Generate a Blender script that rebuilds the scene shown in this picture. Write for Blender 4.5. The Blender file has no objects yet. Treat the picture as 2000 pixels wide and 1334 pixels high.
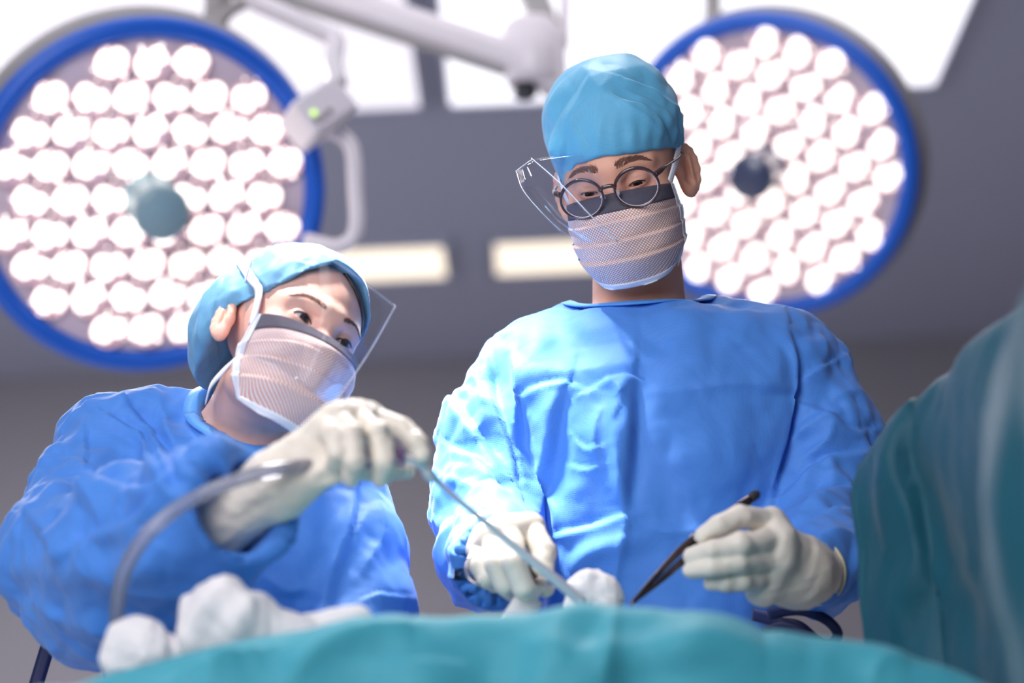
import bpy, math, numpy as np
from mathutils import Matrix, Vector, Euler

# ------------------------------------------------------------------ camera
SC = bpy.context.scene
F_PX, PITCH, ROLL = 4722.2, math.radians(14.7), math.radians(2.5)
CAM = np.array([0.0, 0.0, 0.66])
FW = np.array([0, math.cos(PITCH), math.sin(PITCH)])
_r0 = np.array([1.0, 0, 0]); _u0 = np.array([0, -math.sin(PITCH), math.cos(PITCH)])
RT = math.cos(ROLL) * _r0 - math.sin(ROLL) * _u0
UP = math.cos(ROLL) * _u0 + math.sin(ROLL) * _r0
cd = bpy.data.cameras.new('camera'); cam = bpy.data.objects.new('camera', cd)
SC.collection.objects.link(cam); SC.camera = cam
cd.sensor_width = 36.0; cd.lens = 85.0; cd.clip_start = 0.05
cd.dof.use_dof = True; cd.dof.focus_distance = 2.75; cd.dof.aperture_fstop = 2.3
m4 = Matrix.Identity(4)
for i in range(3):
    m4[i][0] = RT[i]; m4[i][1] = UP[i]; m4[i][2] = -FW[i]; m4[i][3] = CAM[i]
cam.matrix_world = m4
vs = SC.view_settings
SC.display_settings.display_device = 'sRGB'
vs.view_transform = 'Standard'; vs.look = 'None'; vs.exposure = 0.0; vs.gamma = 1.0
vs.use_curve_mapping = False

def P(px, py, Y):
    """world point at world depth Y along the sight line through a photo pixel"""
    d = FW + (px - 1000) / F_PX * RT + (667 - py) / F_PX * UP
    return CAM + d * (Y / d[1])

def PZ(px, py, z):
    d = FW + (px - 1000) / F_PX * RT + (667 - py) / F_PX * UP
    return CAM + d * ((z - CAM[2]) / d[2])

def proj(V):
    q = V - CAM; z = q @ FW
    return 1000 + F_PX * (q @ RT) / z, 667 - F_PX * (q @ UP) / z

# ------------------------------------------------------------------ world and lights
w = bpy.data.worlds.new('world'); SC.world = w; w.use_nodes = True
w.node_tree.nodes['Background'].inputs[0].default_value = (0.55, 0.58, 0.68, 1)
w.node_tree.nodes['Background'].inputs[1].default_value = 0.3

def light(name, kind, loc, target, power, color=(1, 1, 1), size=0.3, spot=60, blend=0.5, sy=None):
    l = bpy.data.lights.new(name, kind); l.energy = power; l.color = color
    if kind == 'AREA':
        l.size = size
        if sy: l.shape = 'RECTANGLE'; l.size_y = sy
    else:
        l.shadow_soft_size = size
    if kind == 'SPOT':
        l.spot_size = math.radians(spot); l.spot_blend = blend
    o = bpy.data.objects.new(name, l); SC.collection.objects.link(o)
    o.location = loc
    o.rotation_euler = (Vector(target) - Vector(loc)).to_track_quat('-Z', 'Y').to_euler()
    return o

# surgical lamp beside the field, just outside the frame
light('field_light', 'SPOT', (-0.50, 2.52, 2.72), (-0.04, 2.66, 1.06), 800, (1, 0.97, 0.94), 0.10, 17, 0.7)
light('field_light_rear', 'SPOT', (-0.02, 3.0, 2.40), (-0.125, 2.62, 1.05), 170, (1, 0.97, 0.94), 0.10, 15, 0.6)
light('field_light_table', 'SPOT', (0.02, 2.95, 2.64), (-0.10, 2.22, 0.95), 190, (1, 0.97, 0.94), 0.20, 18, 0.7)
# unseen areas added at ceiling height: near fill, far floor bounce
light('ceiling_fill_near', 'AREA', (-0.9, 0.9, 2.84), (-0.5, 2.5, 1.3), 34, (0.95, 0.97, 1), 1.2)
light('ceiling_bounce_far', 'AREA', (-1.6, 5.7, 2.84), (-1.5, 5.9, 0), 150, (0.97, 0.96, 1), 1.2)
# large unseen frontal fill added behind and left of the camera
light('front_fill', 'AREA', (-1.6, -1.2, 2.0), (-.2, 4.6, 1.5), 94, (0.97, 0.96, 1), 2.0)

# ------------------------------------------------------------------ helpers: objects
def mesh_from(name, V, faces, mat=None, smooth=True, uv=None):
    V = np.asarray(V, dtype=np.float32)
    me = bpy.data.meshes.new(name)
    if isinstance(faces, np.ndarray):
        n, m = len(faces), faces.shape[1]
        me.vertices.add(len(V)); me.vertices.foreach_set('co', V.ravel())
        me.loops.add(n * m); me.loops.foreach_set('vertex_index', faces.astype(np.int32).ravel())
        me.polygons.add(n); me.polygons.foreach_set('loop_start', np.arange(0, n * m, m, dtype=np.int32))
        me.update(calc_edges=True)
        li = faces.ravel()
    else:
        me.from_pydata([tuple(v) for v in V], [], [tuple(f) for f in faces]); me.update()
        li = np.array([i for f in faces for i in f])
    if uv is not None:
        l = me.uv_layers.new(name='UVMap')
        l.data.foreach_set('uv', np.asarray(uv, dtype=np.float32)[li].ravel())
    me.polygons.foreach_set('use_smooth', [smooth] * len(me.polygons))
    if mat: me.materials.append(mat)
    return me

class Thing:
    """an Empty at the base of a thing, with its parts as children"""
    def __init__(s, name, label, cat, loc, group=None):
        s.loc = np.array(loc, float)
        o = bpy.data.objects.new(name, None); SC.collection.objects.link(o)
        o.empty_display_size = 0.05
        o.location = s.loc; o['label'] = label; o['category'] = cat
        if group: o['group'] = group
        s.o = o
    def part(s, name, V, F, mat, parent=None, smooth=True, uv=None, label=None):
        me = mesh_from(name, np.asarray(V, float) - s.loc, F, mat, smooth, uv)
        o = bpy.data.objects.new(name, me); SC.collection.objects.link(o)
        o.parent = parent or s.o
        if label: o['label'] = label
        return o

def single(name, V, F, mat, label=None, cat=None, kind=None, smooth=True, uv=None, group=None):
    V = np.asarray(V, float); c = V.mean(0); c[2] = V[:, 2].min()
    me = mesh_from(name, V - c, F, mat, smooth, uv)
    o = bpy.data.objects.new(name, me); SC.collection.objects.link(o); o.location = c
    if label: o['label'] = label
    if cat: o['category'] = cat
    if kind: o['kind'] = kind
    if group: o['group'] = group
    return o

def merge(*parts):
    Vs, Fs, n = [], [], 0
    for V, F in parts:
        Vs.append(np.asarray(V, float)); Fs += [tuple(int(i) + n for i in f) for f in F]; n += len(V)
    return np.concatenate(Vs), Fs

def box(c, size, R=None, bevel=0.0):
    """bevelled box as (V, F)"""
    x, y, z = np.array(size) / 2
    b = min(bevel, x * .9, y * .9, z * .9)
    pts = []
    for sx in (-1, 1):
        for sy in (-1, 1):
            for sz in (-1, 1):
                if b > 0:
                    pts += [(sx * x, sy * (y - b), sz * (z - b)), (sx * (x - b), sy * y, sz * (z - b)), (sx * (x - b), sy * (y - b), sz * z)]
                else:
                    pts.append((sx * x, sy * y, sz * z))
    import bmesh
    bm = bmesh.new()
    for p in pts: bm.verts.new(p)
    r = bmesh.ops.convex_hull(bm, input=bm.verts[:])
    bmesh.ops.dissolve_limit(bm, angle_limit=0.01, verts=bm.verts[:], edges=bm.edges[:])
    bm.verts.index_update()
    V = np.array([v.co[:] for v in bm.verts]); Fc = [tuple(v.index for v in f.verts) for f in bm.faces]
    bm.free()
    if R is not None: V = V @ np.asarray(R).T
    return V + np.array(c), Fc

def spline(pts, n):
    """Catmull-Rom through rows of pts (any dimension)"""
    p = np.array(pts, float); m = len(p)
    q = np.vstack([2 * p[0] - p[1], p, 2 * p[-1] - p[-2]])
    t = np.linspace(0, m - 1, n); i = np.minimum(t.astype(int), m - 2); u = (t - i)[:, None]
    a, b, c, d = q[i], q[i + 1], q[i + 2], q[i + 3]
    return 0.5 * (2 * b + (c - a) * u + (2 * a - 5 * b + 4 * c - d) * u ** 2 + (3 * b - a - 3 * c + d) * u ** 3)

def frames(C):
    T = np.gradient(C, axis=0); T /= np.linalg.norm(T, axis=1)[:, None] + 1e-12
    N = np.zeros_like(T); a = np.array([0, 0, 1.0]) if abs(T[0, 2]) < .9 else np.array([1.0, 0, 0])
    n = np.cross(T[0], a); N[0] = n / np.linalg.norm(n)
    for i in range(1, len(C)):
        n = N[i - 1] - T[i] * (N[i - 1] @ T[i]); N[i] = n / (np.linalg.norm(n) + 1e-12)
    return T, N, np.cross(T, N)

def tube(pts, r, seg=14, n=None, closed=False, flat=(1, 1), raw=False):
    C = np.array(pts, float) if raw else spline(pts, n or max(8, len(pts) * 8))
    if closed: C = C[:-1]
    r = np.interp(np.linspace(0, 1, len(C)), np.linspace(0, 1, np.size(r)), np.atleast_1d(r)) if np.size(r) > 1 else np.full(len(C), float(np.atleast_1d(r)[0]))
    T, N, B = frames(C)
    a = np.linspace(0, 2 * np.pi, seg, endpoint=False)
    V = C[:, None] + r[:, None, None] * (np.cos(a)[None, :, None] * N[:, None] * flat[0] + np.sin(a)[None, :, None] * B[:, None] * flat[1])
    m = len(C); Fc = []
    for i in range(m if closed else m - 1):
        for j in range(seg):
            k = (j + 1) % seg; i2 = (i + 1) % m
            Fc.append((i * seg + j, i * seg + k, i2 * seg + k, i2 * seg + j))
    if not closed:
        Fc.append(tuple(range(seg))[::-1]); Fc.append(tuple((m - 1) * seg + j for j in range(seg)))
    return V.reshape(-1, 3), Fc

def gridmesh(V):
    """(nu, nv, 3) array of points to (V, quads)"""
    nu, nv = V.shape[:2]; i = np.arange(nu * nv).reshape(nu, nv)
    Q = np.stack([i[:-1, :-1], i[1:, :-1], i[1:, 1:], i[:-1, 1:]], -1).reshape(-1, 4)
    return V.reshape(-1, 3), Q

def thicken(V, Q, nu, nv, t):
    """give a grid sheet real thickness t along its normals"""
    N = vnormals(V, Q); W = V - N * t; n = len(V)
    i = np.arange(nu * nv).reshape(nu, nv)
    ring = np.concatenate([i[:, 0], i[-1, 1:], i[-2::-1, -1], i[0, -2:0:-1]])
    r2 = np.roll(ring, -1)
    side = np.stack([ring, ring + n, r2 + n, r2], -1)
    return np.vstack([V, W]), np.vstack([Q, Q[:, ::-1] + n, side])

def ribbon(pts, width, nrm, n=24, t=0.0006):
    """flat tape of real thickness along pts; nrm = outward direction"""
    C = spline(pts, n); T = np.gradient(C, axis=0); T /= np.linalg.norm(T, axis=1)[:, None]
    nrm = np.array(nrm, float)
    nr = np.broadcast_to(nrm, C.shape) if nrm.ndim == 1 else spline(nrm, n)
    S = np.cross(T, nr); S /= np.linalg.norm(S, axis=1)[:, None] + 1e-9
    U = np.cross(S, T)
    wd = np.interp(np.linspace(0, 1, n), np.linspace(0, 1, np.size(width)), np.atleast_1d(width))[:, None]
    V = np.stack([C - S * wd / 2, C - S * wd / 6 + U * .0004, C + S * wd / 6 + U * .0004, C + S * wd / 2], 1)
    v, q = gridmesh(V)
    return thicken(v, q, n, 4, t)

def lathe(profile, seg=48):
    """(r, z) profile spun about +Z"""
    a = np.linspace(0, 2 * np.pi, seg, endpoint=False); m = len(profile)
    V = np.array([[(r * math.cos(t), r * math.sin(t), z) for t in a] for r, z in profile])
    Fc = [(i * seg + j, i * seg + (j + 1) % seg, (i + 1) * seg + (j + 1) % seg, (i + 1) * seg + j) for i in range(m - 1) for j in range(seg)]
    Fc = [f[::-1] for f in Fc]
    return V.reshape(-1, 3), Fc

def basis(n, up=(0, 0, 1)):
    """rotation whose +Z is n"""
    z = np.array(n, float); z /= np.linalg.norm(z)
    x = np.cross(up, z); x /= np.linalg.norm(x)
    return np.stack([x, np.cross(z, x), z], 1)

def rot(yaw, pit, rol):
    a, b, c = np.radians([yaw, pit, rol])
    Z = np.array([[np.cos(a), -np.sin(a), 0], [np.sin(a), np.cos(a), 0], [0, 0, 1]])
    X = np.array([[1, 0, 0], [0, np.cos(b), -np.sin(b)], [0, np.sin(b), np.cos(b)]])
    Y = np.array([[np.cos(c), 0, np.sin(c)], [0, 1, 0], [-np.sin(c), 0, np.cos(c)]])
    return Y @ Z @ X

# ------------------------------------------------------------------ helpers: implicit surfaces
class Field:
    def __init__(s, xs, ys, zs):
        s.ax = [np.asarray(a, np.float32) for a in (xs, ys, zs)]
        s.F = np.full([len(a) for a in s.ax], 0.06, np.float32)
    def _sl(s, lo, hi):
        sl = tuple(slice(max(0, np.searchsorted(a, l) - 1), min(len(a), np.searchsorted(a, h) + 1)) for a, l, h in zip(s.ax, lo, hi))
        X = s.ax[0][sl[0]][:, None, None]; Y = s.ax[1][sl[1]][None, :, None]; Z = s.ax[2][sl[2]][None, None, :]
        return sl, X, Y, Z
    def op(s, fn, lo, hi, k=0.004, cut=False, pad=0.03):
        lo = np.array(lo) - pad; hi = np.array(hi) + pad
        sl, X, Y, Z = s._sl(lo, hi)
        A = s.F[sl]
        if A.size == 0: return
        B = fn(X, Y, Z).astype(np.float32)
        if cut:
            B = -B; h = np.maximum(k - np.abs(A - B), 0) / k
            s.F[sl] = np.maximum(A, B) + h * h * k * .25
        else:
            h = np.maximum(k - np.abs(A - B), 0) / k
            s.F[sl] = np.minimum(A, B) - h * h * k * .25
    def cone(s, a, b, r1, r2, k=0.004, cut=False):
        a = np.array(a, float); b = np.array(b, float); d = b - a; dd = d @ d + 1e-12; R = max(r1, r2)
        def fn(X, Y, Z):
            x, y, z = X - a[0], Y - a[1], Z - a[2]
            h = np.clip((x * d[0] + y * d[1] + z * d[2]) / dd, 0, 1)
            return np.sqrt((x - h * d[0]) ** 2 + (y - h * d[1]) ** 2 + (z - h * d[2]) ** 2) - (r1 + (r2 - r1) * h)
        s.op(fn, np.minimum(a, b) - R, np.maximum(a, b) + R, k, cut)
    def chain(s, pts, rs, k=0.004):
        for i in range(len(pts) - 1): s.cone(pts[i], pts[i + 1], rs[i], rs[i + 1], k)
    def ell(s, c, r, R=None, k=0.01, cut=False):
        c = np.array(c, float); r = np.array(r, float); R = np.eye(3) if R is None else np.asarray(R); m = r.max()
        e = np.sqrt(((R * r[None, :]) ** 2).sum(1))
        def fn(X, Y, Z):
            x, y, z = X - c[0], Y - c[1], Z - c[2]
            q = [(x * R[0, i] + y * R[1, i] + z * R[2, i]) for i in range(3)]
            k0 = np.sqrt(sum((q[i] / r[i]) ** 2 for i in range(3)))
            k1 = np.sqrt(sum((q[i] / r[i] ** 2) ** 2 for i in range(3))) + 1e-9
            return np.where(k0 < 1e-3, -r.min(), k0 * (k0 - 1) / k1)
        s.op(fn, c - e, c + e, k, cut)
    def plane(s, c, n, k=0.002):
        """remove everything on the +n side"""
        n = np.array(n, float); n /= np.linalg.norm(n)
        s.op(lambda X, Y, Z: -((X - c[0]) * n[0] + (Y - c[1]) * n[1] + (Z - c[2]) * n[2]), [-99] * 3, [99] * 3, k, True)
    def mesh(s, smooth=2):
        V, Q = surfnet(s.F, *s.ax)
        return taubin(V, Q, smooth), Q

def surfnet(F, xs, ys, zs):
    S = F < 0
    nx, ny, nz = F.shape
    cnt = np.zeros((nx - 1, ny - 1, nz - 1), np.int8)
    for dx in (0, 1):
        for dy in (0, 1):
            for dz in (0, 1):
                cnt += S[dx:nx - 1 + dx, dy:ny - 1 + dy, dz:nz - 1 + dz]
    idx = np.argwhere((cnt > 0) & (cnt < 8)); n = len(idx)
    ids = np.full(cnt.shape, -1, np.int32); ids[tuple(idx.T)] = np.arange(n)
    acc = np.zeros((n, 3)); c = np.zeros(n)
    cor = [(a, b, d) for a in (0, 1) for b in (0, 1) for d in (0, 1)]
    val = {q: F[idx[:, 0] + q[0], idx[:, 1] + q[1], idx[:, 2] + q[2]] for q in cor}
    for a in cor:
        for ax in range(3):
            if a[ax] == 0:
                b = list(a); b[ax] = 1; va, vb = val[a], val[tuple(b)]
                m = (va < 0) != (vb < 0); t = va[m] / (va[m] - vb[m])
                p = np.tile(np.array(a, float), (m.sum(), 1)); p[:, ax] = t
                acc[m] += p; c[m] += 1
    p = idx + acc / c[:, None]
    V = np.stack([np.interp(p[:, i], np.arange(len(a)), a) for i, a in enumerate((xs, ys, zs))], 1)
    Qs = []
    for ax in range(3):
        A, B = (ax + 1) % 3, (ax + 2) % 3
        s0 = [slice(None)] * 3; s1 = [slice(None)] * 3
        s0[ax] = slice(0, F.shape[ax] - 1); s1[ax] = slice(1, None)
        for q in (A, B):
            s0[q] = slice(1, F.shape[q] - 1); s1[q] = slice(1, F.shape[q] - 1)
        a, b = S[tuple(s0)], S[tuple(s1)]
        e = np.argwhere(a != b)
        if not len(e): continue
        ins = a[tuple(e.T)]
        e = e.copy(); e[:, A] += 1; e[:, B] += 1
        def cell(da, db):
            f = e.copy(); f[:, A] += da; f[:, B] += db
            return ids[f[:, 0], f[:, 1], f[:, 2]]
        q = np.stack([cell(-1, -1), cell(0, -1), cell(0, 0), cell(-1, 0)], 1)
        q[~ins] = q[~ins][:, ::-1]
        Qs.append(q)
    Q = np.vstack(Qs); Q = Q[(Q >= 0).all(1)]
    return V, Q

def taubin(V, Q, it=2, lam=0.5, mu=-0.53):
    e = np.vstack([Q[:, [0, 1]], Q[:, [1, 2]], Q[:, [2, 3]], Q[:, [3, 0]]])
    i, j = e[:, 0], e[:, 1]; n = len(V)
    deg = np.bincount(i, minlength=n) + np.bincount(j, minlength=n)
    for k in range(it * 2):
        f = lam if k % 2 == 0 else mu
        A = np.stack([np.bincount(i, V[j, d], n) + np.bincount(j, V[i, d], n) for d in range(3)], 1) / np.maximum(deg, 1)[:, None]
        V = V + f * (A - V)
    return V

def vnormals(V, Q):
    n = np.cross(V[Q[:, 2]] - V[Q[:, 0]], V[Q[:, 3]] - V[Q[:, 1]])
    N = np.stack([sum(np.bincount(Q[:, k], n[:, d], len(V)) for k in range(4)) for d in range(3)], 1)
    return N / (np.linalg.norm(N, axis=1)[:, None] + 1e-12)

def sm(x, a, b):
    t = np.clip((x - a) / (b - a), 0, 1); return t * t * (3 - 2 * t)

def crumple(V, amp, L, seed, n=7, warp=0.35):
    """paper-like facets: folded plane waves in warped directions"""
    g = np.random.default_rng(seed); out = np.zeros(len(V))
    for i in range(n):
        d = g.normal(size=3); d /= np.linalg.norm(d); q = g.normal(size=3); q /= np.linalg.norm(q); q2 = g.normal(size=3)
        l = L * g.uniform(.6, 1.6); ph = g.uniform(0, 9, 3)
        t = V @ d / l + ph[0] + warp * np.sin(V @ q * 3.1 / L + ph[1])
        wv = 1 - 2 * np.abs(t % 1 - .5) * 2
        wgt = np.clip(.35 + .9 * np.sin(V @ q2 * 1.9 / L + ph[2]), 0, 1)
        out += wv * wgt * l / L
    return out * amp / math.sqrt(n)

def strokes(V, N, lst):
    """fold lines, each a polyline laid over the front of the cloth: (points, height m, width m, kind)"""
    px, py = proj(V); view = CAM - V; dist = np.linalg.norm(view, axis=1)
    fr = sm((N * view).sum(1) / dist, -.1, .25)
    D = np.zeros(len(V))
    for pts, amp, wid, kind in lst:
        p = spline(pts, len(pts) * 4) if len(pts) > 2 else np.array(pts, float)
        wpx = wid * F_PX / 2.7
        lo = p.min(0) - wpx * 5; hi = p.max(0) + wpx * 5
        m = np.where((px > lo[0]) & (px < hi[0]) & (py > lo[1]) & (py < hi[1]))[0]
        if not len(m): continue
        best = np.full(len(m), 1e9); sg = np.zeros(len(m)); al = np.zeros(len(m)); n = len(p) - 1
        for i in range(n):
            a, b = p[i], p[i + 1]; d = b - a; L = d @ d + 1e-9
            ux, uy = px[m] - a[0], py[m] - a[1]
            h = np.clip((ux * d[0] + uy * d[1]) / L, 0, 1)
            q = np.hypot(ux - h * d[0], uy - h * d[1]); c = (d[0] * uy - d[1] * ux) / math.sqrt(L)
            u = q < best; best[u] = q[u]; sg[u] = c[u]; al[u] = (i + h[u]) / n
        tip = np.sqrt(np.clip(np.sin(np.pi * np.clip(al, .03, .97)), 0, 1))
        s = best / wpx * np.sign(sg)
        if kind == 'ridge': f = np.exp(-np.abs(s) * 1.2)
        elif kind == 'soft': f = np.exp(-s * s)
        elif kind == 'step': f = np.where(s > 0, np.exp(-s), -.6 * np.exp(s * 3.0)) * np.tanh(np.abs(s) * 3)
        elif kind == 'valley': f = -np.exp(-np.abs(s) * 1.5)
        D[m] += 1.9 * amp * f * tip * fr[m]
    return D

# ------------------------------------------------------------------ materials
def lin(c):
    return tuple((x / 255 / 12.92) if x / 255 <= .04045 else ((x / 255 + .055) / 1.055) ** 2.4 for x in c) + (1,)

class Mat:
    def __init__(s, name):
        s.m = bpy.data.materials.new(name); s.m.use_nodes = True; s.t = s.m.node_tree
        s.b = s.t.nodes['Principled BSDF']; s.out = s.t.nodes['Material Output']
    def n(s, kind, **kw):
        x = s.t.nodes.new(kind)
        for k, v in kw.items(): setattr(x, k, v)
        return x
    def link(s, a, b): s.t.links.new(a, b)
    def math(s, op, a, b=None, c=None):
        x = s.n('ShaderNodeMath', operation=op)
        for i, v in enumerate((a, b, c)):
            if v is None: continue
            if isinstance(v, (int, float)): x.inputs[i].default_value = v
            else: s.link(v, x.inputs[i])
        return x.outputs[0]
    def mix(s, f, a, b):
        x = s.n('ShaderNodeMix', data_type='RGBA')
        for i, v in ((0, f), (6, a), (7, b)):
            if isinstance(v, (tuple, float, int)): x.inputs[i].default_value = v
            else: s.link(v, x.inputs[i])
        return x.outputs[2]
    def coord(s, kind='Object'):
        return s.n('ShaderNodeTexCoord').outputs[kind]
    def noise(s, scale, detail=3, vec=None, rough=.5):
        x = s.n('ShaderNodeTexNoise'); x.inputs['Scale'].default_value = scale; x.inputs['Detail'].default_value = detail
        x.inputs['Roughness'].default_value = rough
        s.link(vec if vec is not None else s.coord(), x.inputs['Vector']); return x.outputs['Fac']
    def bump(s, h, dist, strength=1.0):
        x = s.n('ShaderNodeBump'); x.inputs['Distance'].default_value = dist; x.inputs['Strength'].default_value = strength
        s.link(h, x.inputs['Height']); s.link(x.outputs[0], s.b.inputs['Normal']); return x

def plain(name, col, rough=.5, metal=0., noise=0.0, scale=30., spec=.5, bump=0.0, sss=0.0, coat=0.0):
    M = Mat(name); c = lin(col); b = M.b
    b.inputs['Roughness'].default_value = rough; b.inputs['Metallic'].default_value = metal
    b.inputs['Specular IOR Level'].default_value = spec; b.inputs['Coat Weight'].default_value = coat
    f = M.noise(scale)
    d = tuple(x * (1 - noise) for x in c[:3]) + (1,)
    M.link(M.mix(f, d, tuple(min(1, x * (1 + noise * .6)) for x in c[:3]) + (1,)), b.inputs['Base Color'])
    if bump: M.bump(f, bump)
    if sss:
        b.inputs['Subsurface Weight'].default_value = sss
        b.inputs['Subsurface Radius'].default_value = (1, .35, .2); b.inputs['Subsurface Scale'].default_value = .006
    return M.m

def emit(name, col, strength):
    M = Mat(name); b = M.b
    b.inputs['Base Color'].default_value = lin(col); b.inputs['Emission Color'].default_value = lin(col)
    b.inputs['Emission Strength'].default_value = strength
    return M.m

def nonwoven(name, col, col2, pitch=.0022, rough=.55, trans=.12, depth=.00035, mott=.12):
    """spunbond fabric: embossed dots, faint mottling, a little light coming through"""
    M = Mat(name); b = M.b
    v = M.n('ShaderNodeTexVoronoi'); v.inputs['Scale'].default_value = 1 / pitch; v.inputs['Randomness'].default_value = .25
    M.link(M.coord(), v.inputs['Vector'])
    h = M.math('SMOOTH_MIN', v.outputs['Distance'], .45, .2)
    f = M.noise(9, 4)
    c = M.mix(f, lin(col), lin(col2))
    dots = M.math('MULTIPLY', M.math('SUBTRACT', .55, v.outputs['Distance']), mott * 2)
    c2 = M.mix(M.math('MAXIMUM', dots, 0.0), c, tuple(x * .45 for x in lin(col)[:3]) + (1,))
    M.link(c2, b.inputs['Base Color'])
    b.inputs['Roughness'].default_value = rough; b.inputs['Specular IOR Level'].default_value = .35
    b.inputs['Sheen Weight'].default_value = .15
    h2 = M.math('ADD', h, M.math('MULTIPLY', M.noise(60, 3), .8))
    M.bump(h2, depth)
    if trans:
        tr = M.n('ShaderNodeBsdfTranslucent'); M.link(c2, tr.inputs['Color'])
        mx = M.n('ShaderNodeMixShader'); mx.inputs[0].default_value = trans
        M.link(b.outputs[0], mx.inputs[1]); M.link(tr.outputs[0], mx.inputs[2]); M.link(mx.outputs[0], M.out.inputs[0])
    return M.m

def film(name, col, refl=1.0, ior=1.45, rough=.02):
    """thin clear sheet: transparent with a Fresnel reflection"""
    M = Mat(name); M.t.nodes.remove(M.b)
    t = M.n('ShaderNodeBsdfTransparent'); t.inputs[0].default_value = lin(col)
    g = M.n('ShaderNodeBsdfGlossy'); g.inputs['Roughness'].default_value = rough
    fr = M.n('ShaderNodeFresnel'); fr.inputs[0].default_value = ior
    mx = M.n('ShaderNodeMixShader'); M.link(M.math('MULTIPLY', fr.outputs[0], refl), mx.inputs[0])
    M.link(t.outputs[0], mx.inputs[1]); M.link(g.outputs[0], mx.inputs[2]); M.link(mx.outputs[0], M.out.inputs[0])
    return M.m

def milky(name, col, body):
    """clear plastic with a faint body: transparent, a little scattering, a glossy coat"""
    M = Mat(name); M.t.nodes.remove(M.b); c = lin(col)
    t = M.n('ShaderNodeBsdfTransparent'); t.inputs[0].default_value = (.93, .93, .97, 1)
    d = M.n('ShaderNodeBsdfDiffuse'); d.inputs[0].default_value = c
    tl = M.n('ShaderNodeBsdfTranslucent'); tl.inputs[0].default_value = c
    g = M.n('ShaderNodeBsdfGlossy'); g.inputs['Roughness'].default_value = .12
    a = M.n('ShaderNodeMixShader'); a.inputs[0].default_value = .5; M.link(d.outputs[0], a.inputs[1]); M.link(tl.outputs[0], a.inputs[2])
    b = M.n('ShaderNodeMixShader'); b.inputs[0].default_value = body; M.link(t.outputs[0], b.inputs[1]); M.link(a.outputs[0], b.inputs[2])
    lw = M.n('ShaderNodeLayerWeight'); lw.inputs[0].default_value = .35
    m = M.n('ShaderNodeMixShader'); M.link(M.math('MULTIPLY', lw.outputs['Fresnel'], .8), m.inputs[0])
    M.link(b.outputs[0], m.inputs[1]); M.link(g.outputs[0], m.inputs[2]); M.link(m.outputs[0], M.out.inputs[0])
    return M.m

def mask_print(name):
    """white mask cloth printed with an orange lattice (UV in metres)"""
    M = Mat(name); b = M.b; s = M.n('ShaderNodeSeparateXYZ'); M.link(M.coord('UV'), s.inputs[0])
    p = .0040
    def line(op):
        q = M.math(op, s.outputs[0], s.outputs[1])
        return M.math('LESS_THAN', M.math('FRACT', M.math('MULTIPLY', q, 1 / p)), .30)
    l = M.math('MAXIMUM', line('ADD'), line('SUBTRACT'))
    c = M.mix(l, lin((238, 244, 250)), lin((214, 132, 96)))
    M.link(c, b.inputs['Base Color']); b.inputs['Roughness'].default_value = .7; b.inputs['Specular IOR Level'].default_value = .2
    M.bump(M.noise(220, 3), .0004)
    return M.m

def skin(name, c1, c2):
    M = Mat(name); b = M.b
    f = M.noise(45, 5); M.link(M.mix(f, lin(c1), lin(c2)), b.inputs['Base Color'])
    b.inputs['Roughness'].default_value = .48; b.inputs['Specular IOR Level'].default_value = .35
    b.inputs['Subsurface Weight'].default_value = .35; b.inputs['Subsurface Radius'].default_value = (1, .3, .15)
    b.inputs['Subsurface Scale'].default_value = .003
    M.bump(M.noise(500, 3), .00012)
    return M.m

GOWN = nonwoven('gown_blue_nonwoven', (74, 140, 230), (90, 153, 238), rough=.62)
GOWN_BAND = nonwoven('gown_binding', (70, 142, 226), (90, 160, 236), trans=0)
TIE = nonwoven('navy_tie_cloth', (12, 22, 66), (18, 30, 80), trans=0)
CAPM = nonwoven('cap_blue_nonwoven', (92, 176, 218), (112, 190, 226), pitch=.0019, trans=.1)
CAPF = nonwoven('cap_pale_nonwoven', (104, 166, 208), (122, 182, 220), pitch=.0019, trans=.1)
DRAPE = nonwoven('teal_drape_cloth', (52, 150, 170), (72, 168, 184), pitch=.003, rough=.6, trans=.05)
DRAPE_SHADED = nonwoven('shaded_drape_cloth', (5, 74, 94), (12, 88, 104), pitch=.0034, rough=.6, trans=.03, depth=.0006)  # the teal drape cloth with shade put into its colour
GAUZE = nonwoven('white_gauze', (246, 240, 240), (252, 248, 246), pitch=.0015, rough=.8, trans=.15, mott=.05)
MASK = mask_print('mask_lattice_print')
MASK_W = nonwoven('mask_white_binding', (236, 238, 248), (244, 244, 250), pitch=.0022, trans=0, mott=.25)
FOAM = plain('grey_foam_strip', (96, 92, 102), .95, noise=.35, scale=700, spec=.1, bump=.0004)
SKIN_M = skin('skin_tan', (222, 162, 138), (234, 178, 152))
SKIN_F = skin('skin_fair', (236, 182, 162), (244, 196, 178))
HAIR = plain('black_hair', (26, 22, 24), .45, noise=.5, scale=300, bump=.0005)
BROW = plain('brow_hair', (132, 94, 82), .8, noise=.4, scale=600, bump=.0004)
LASH = plain('lash_line', (48, 30, 34), .6)
EYEW = plain('eye_white', (226, 216, 214), .15, noise=.03, coat=.5)
IRIS = plain('dark_brown_iris', (52, 34, 30), .12, noise=.5, scale=900, coat=.8)
PUPIL = plain('pupil', (8, 6, 6), .1, coat=1)
LATEX = plain('latex_glove', (232, 222, 208), .45, noise=.06, scale=40, spec=.35, bump=.0006, sss=.25)
LATEX_C = plain('latex_cuff_bead', (226, 220, 178), .45, noise=.06)
SHIELD = film('clear_visor_film', (252, 253, 255), .22)
EDGE = plain('visor_edge', (214, 220, 240), .2, spec=.8)
LENS = film('spectacle_lens', (246, 246, 252), .35)
TORT = plain('tortoiseshell', (74, 44, 40), .2, noise=.8, scale=90, coat=.6)
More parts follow.
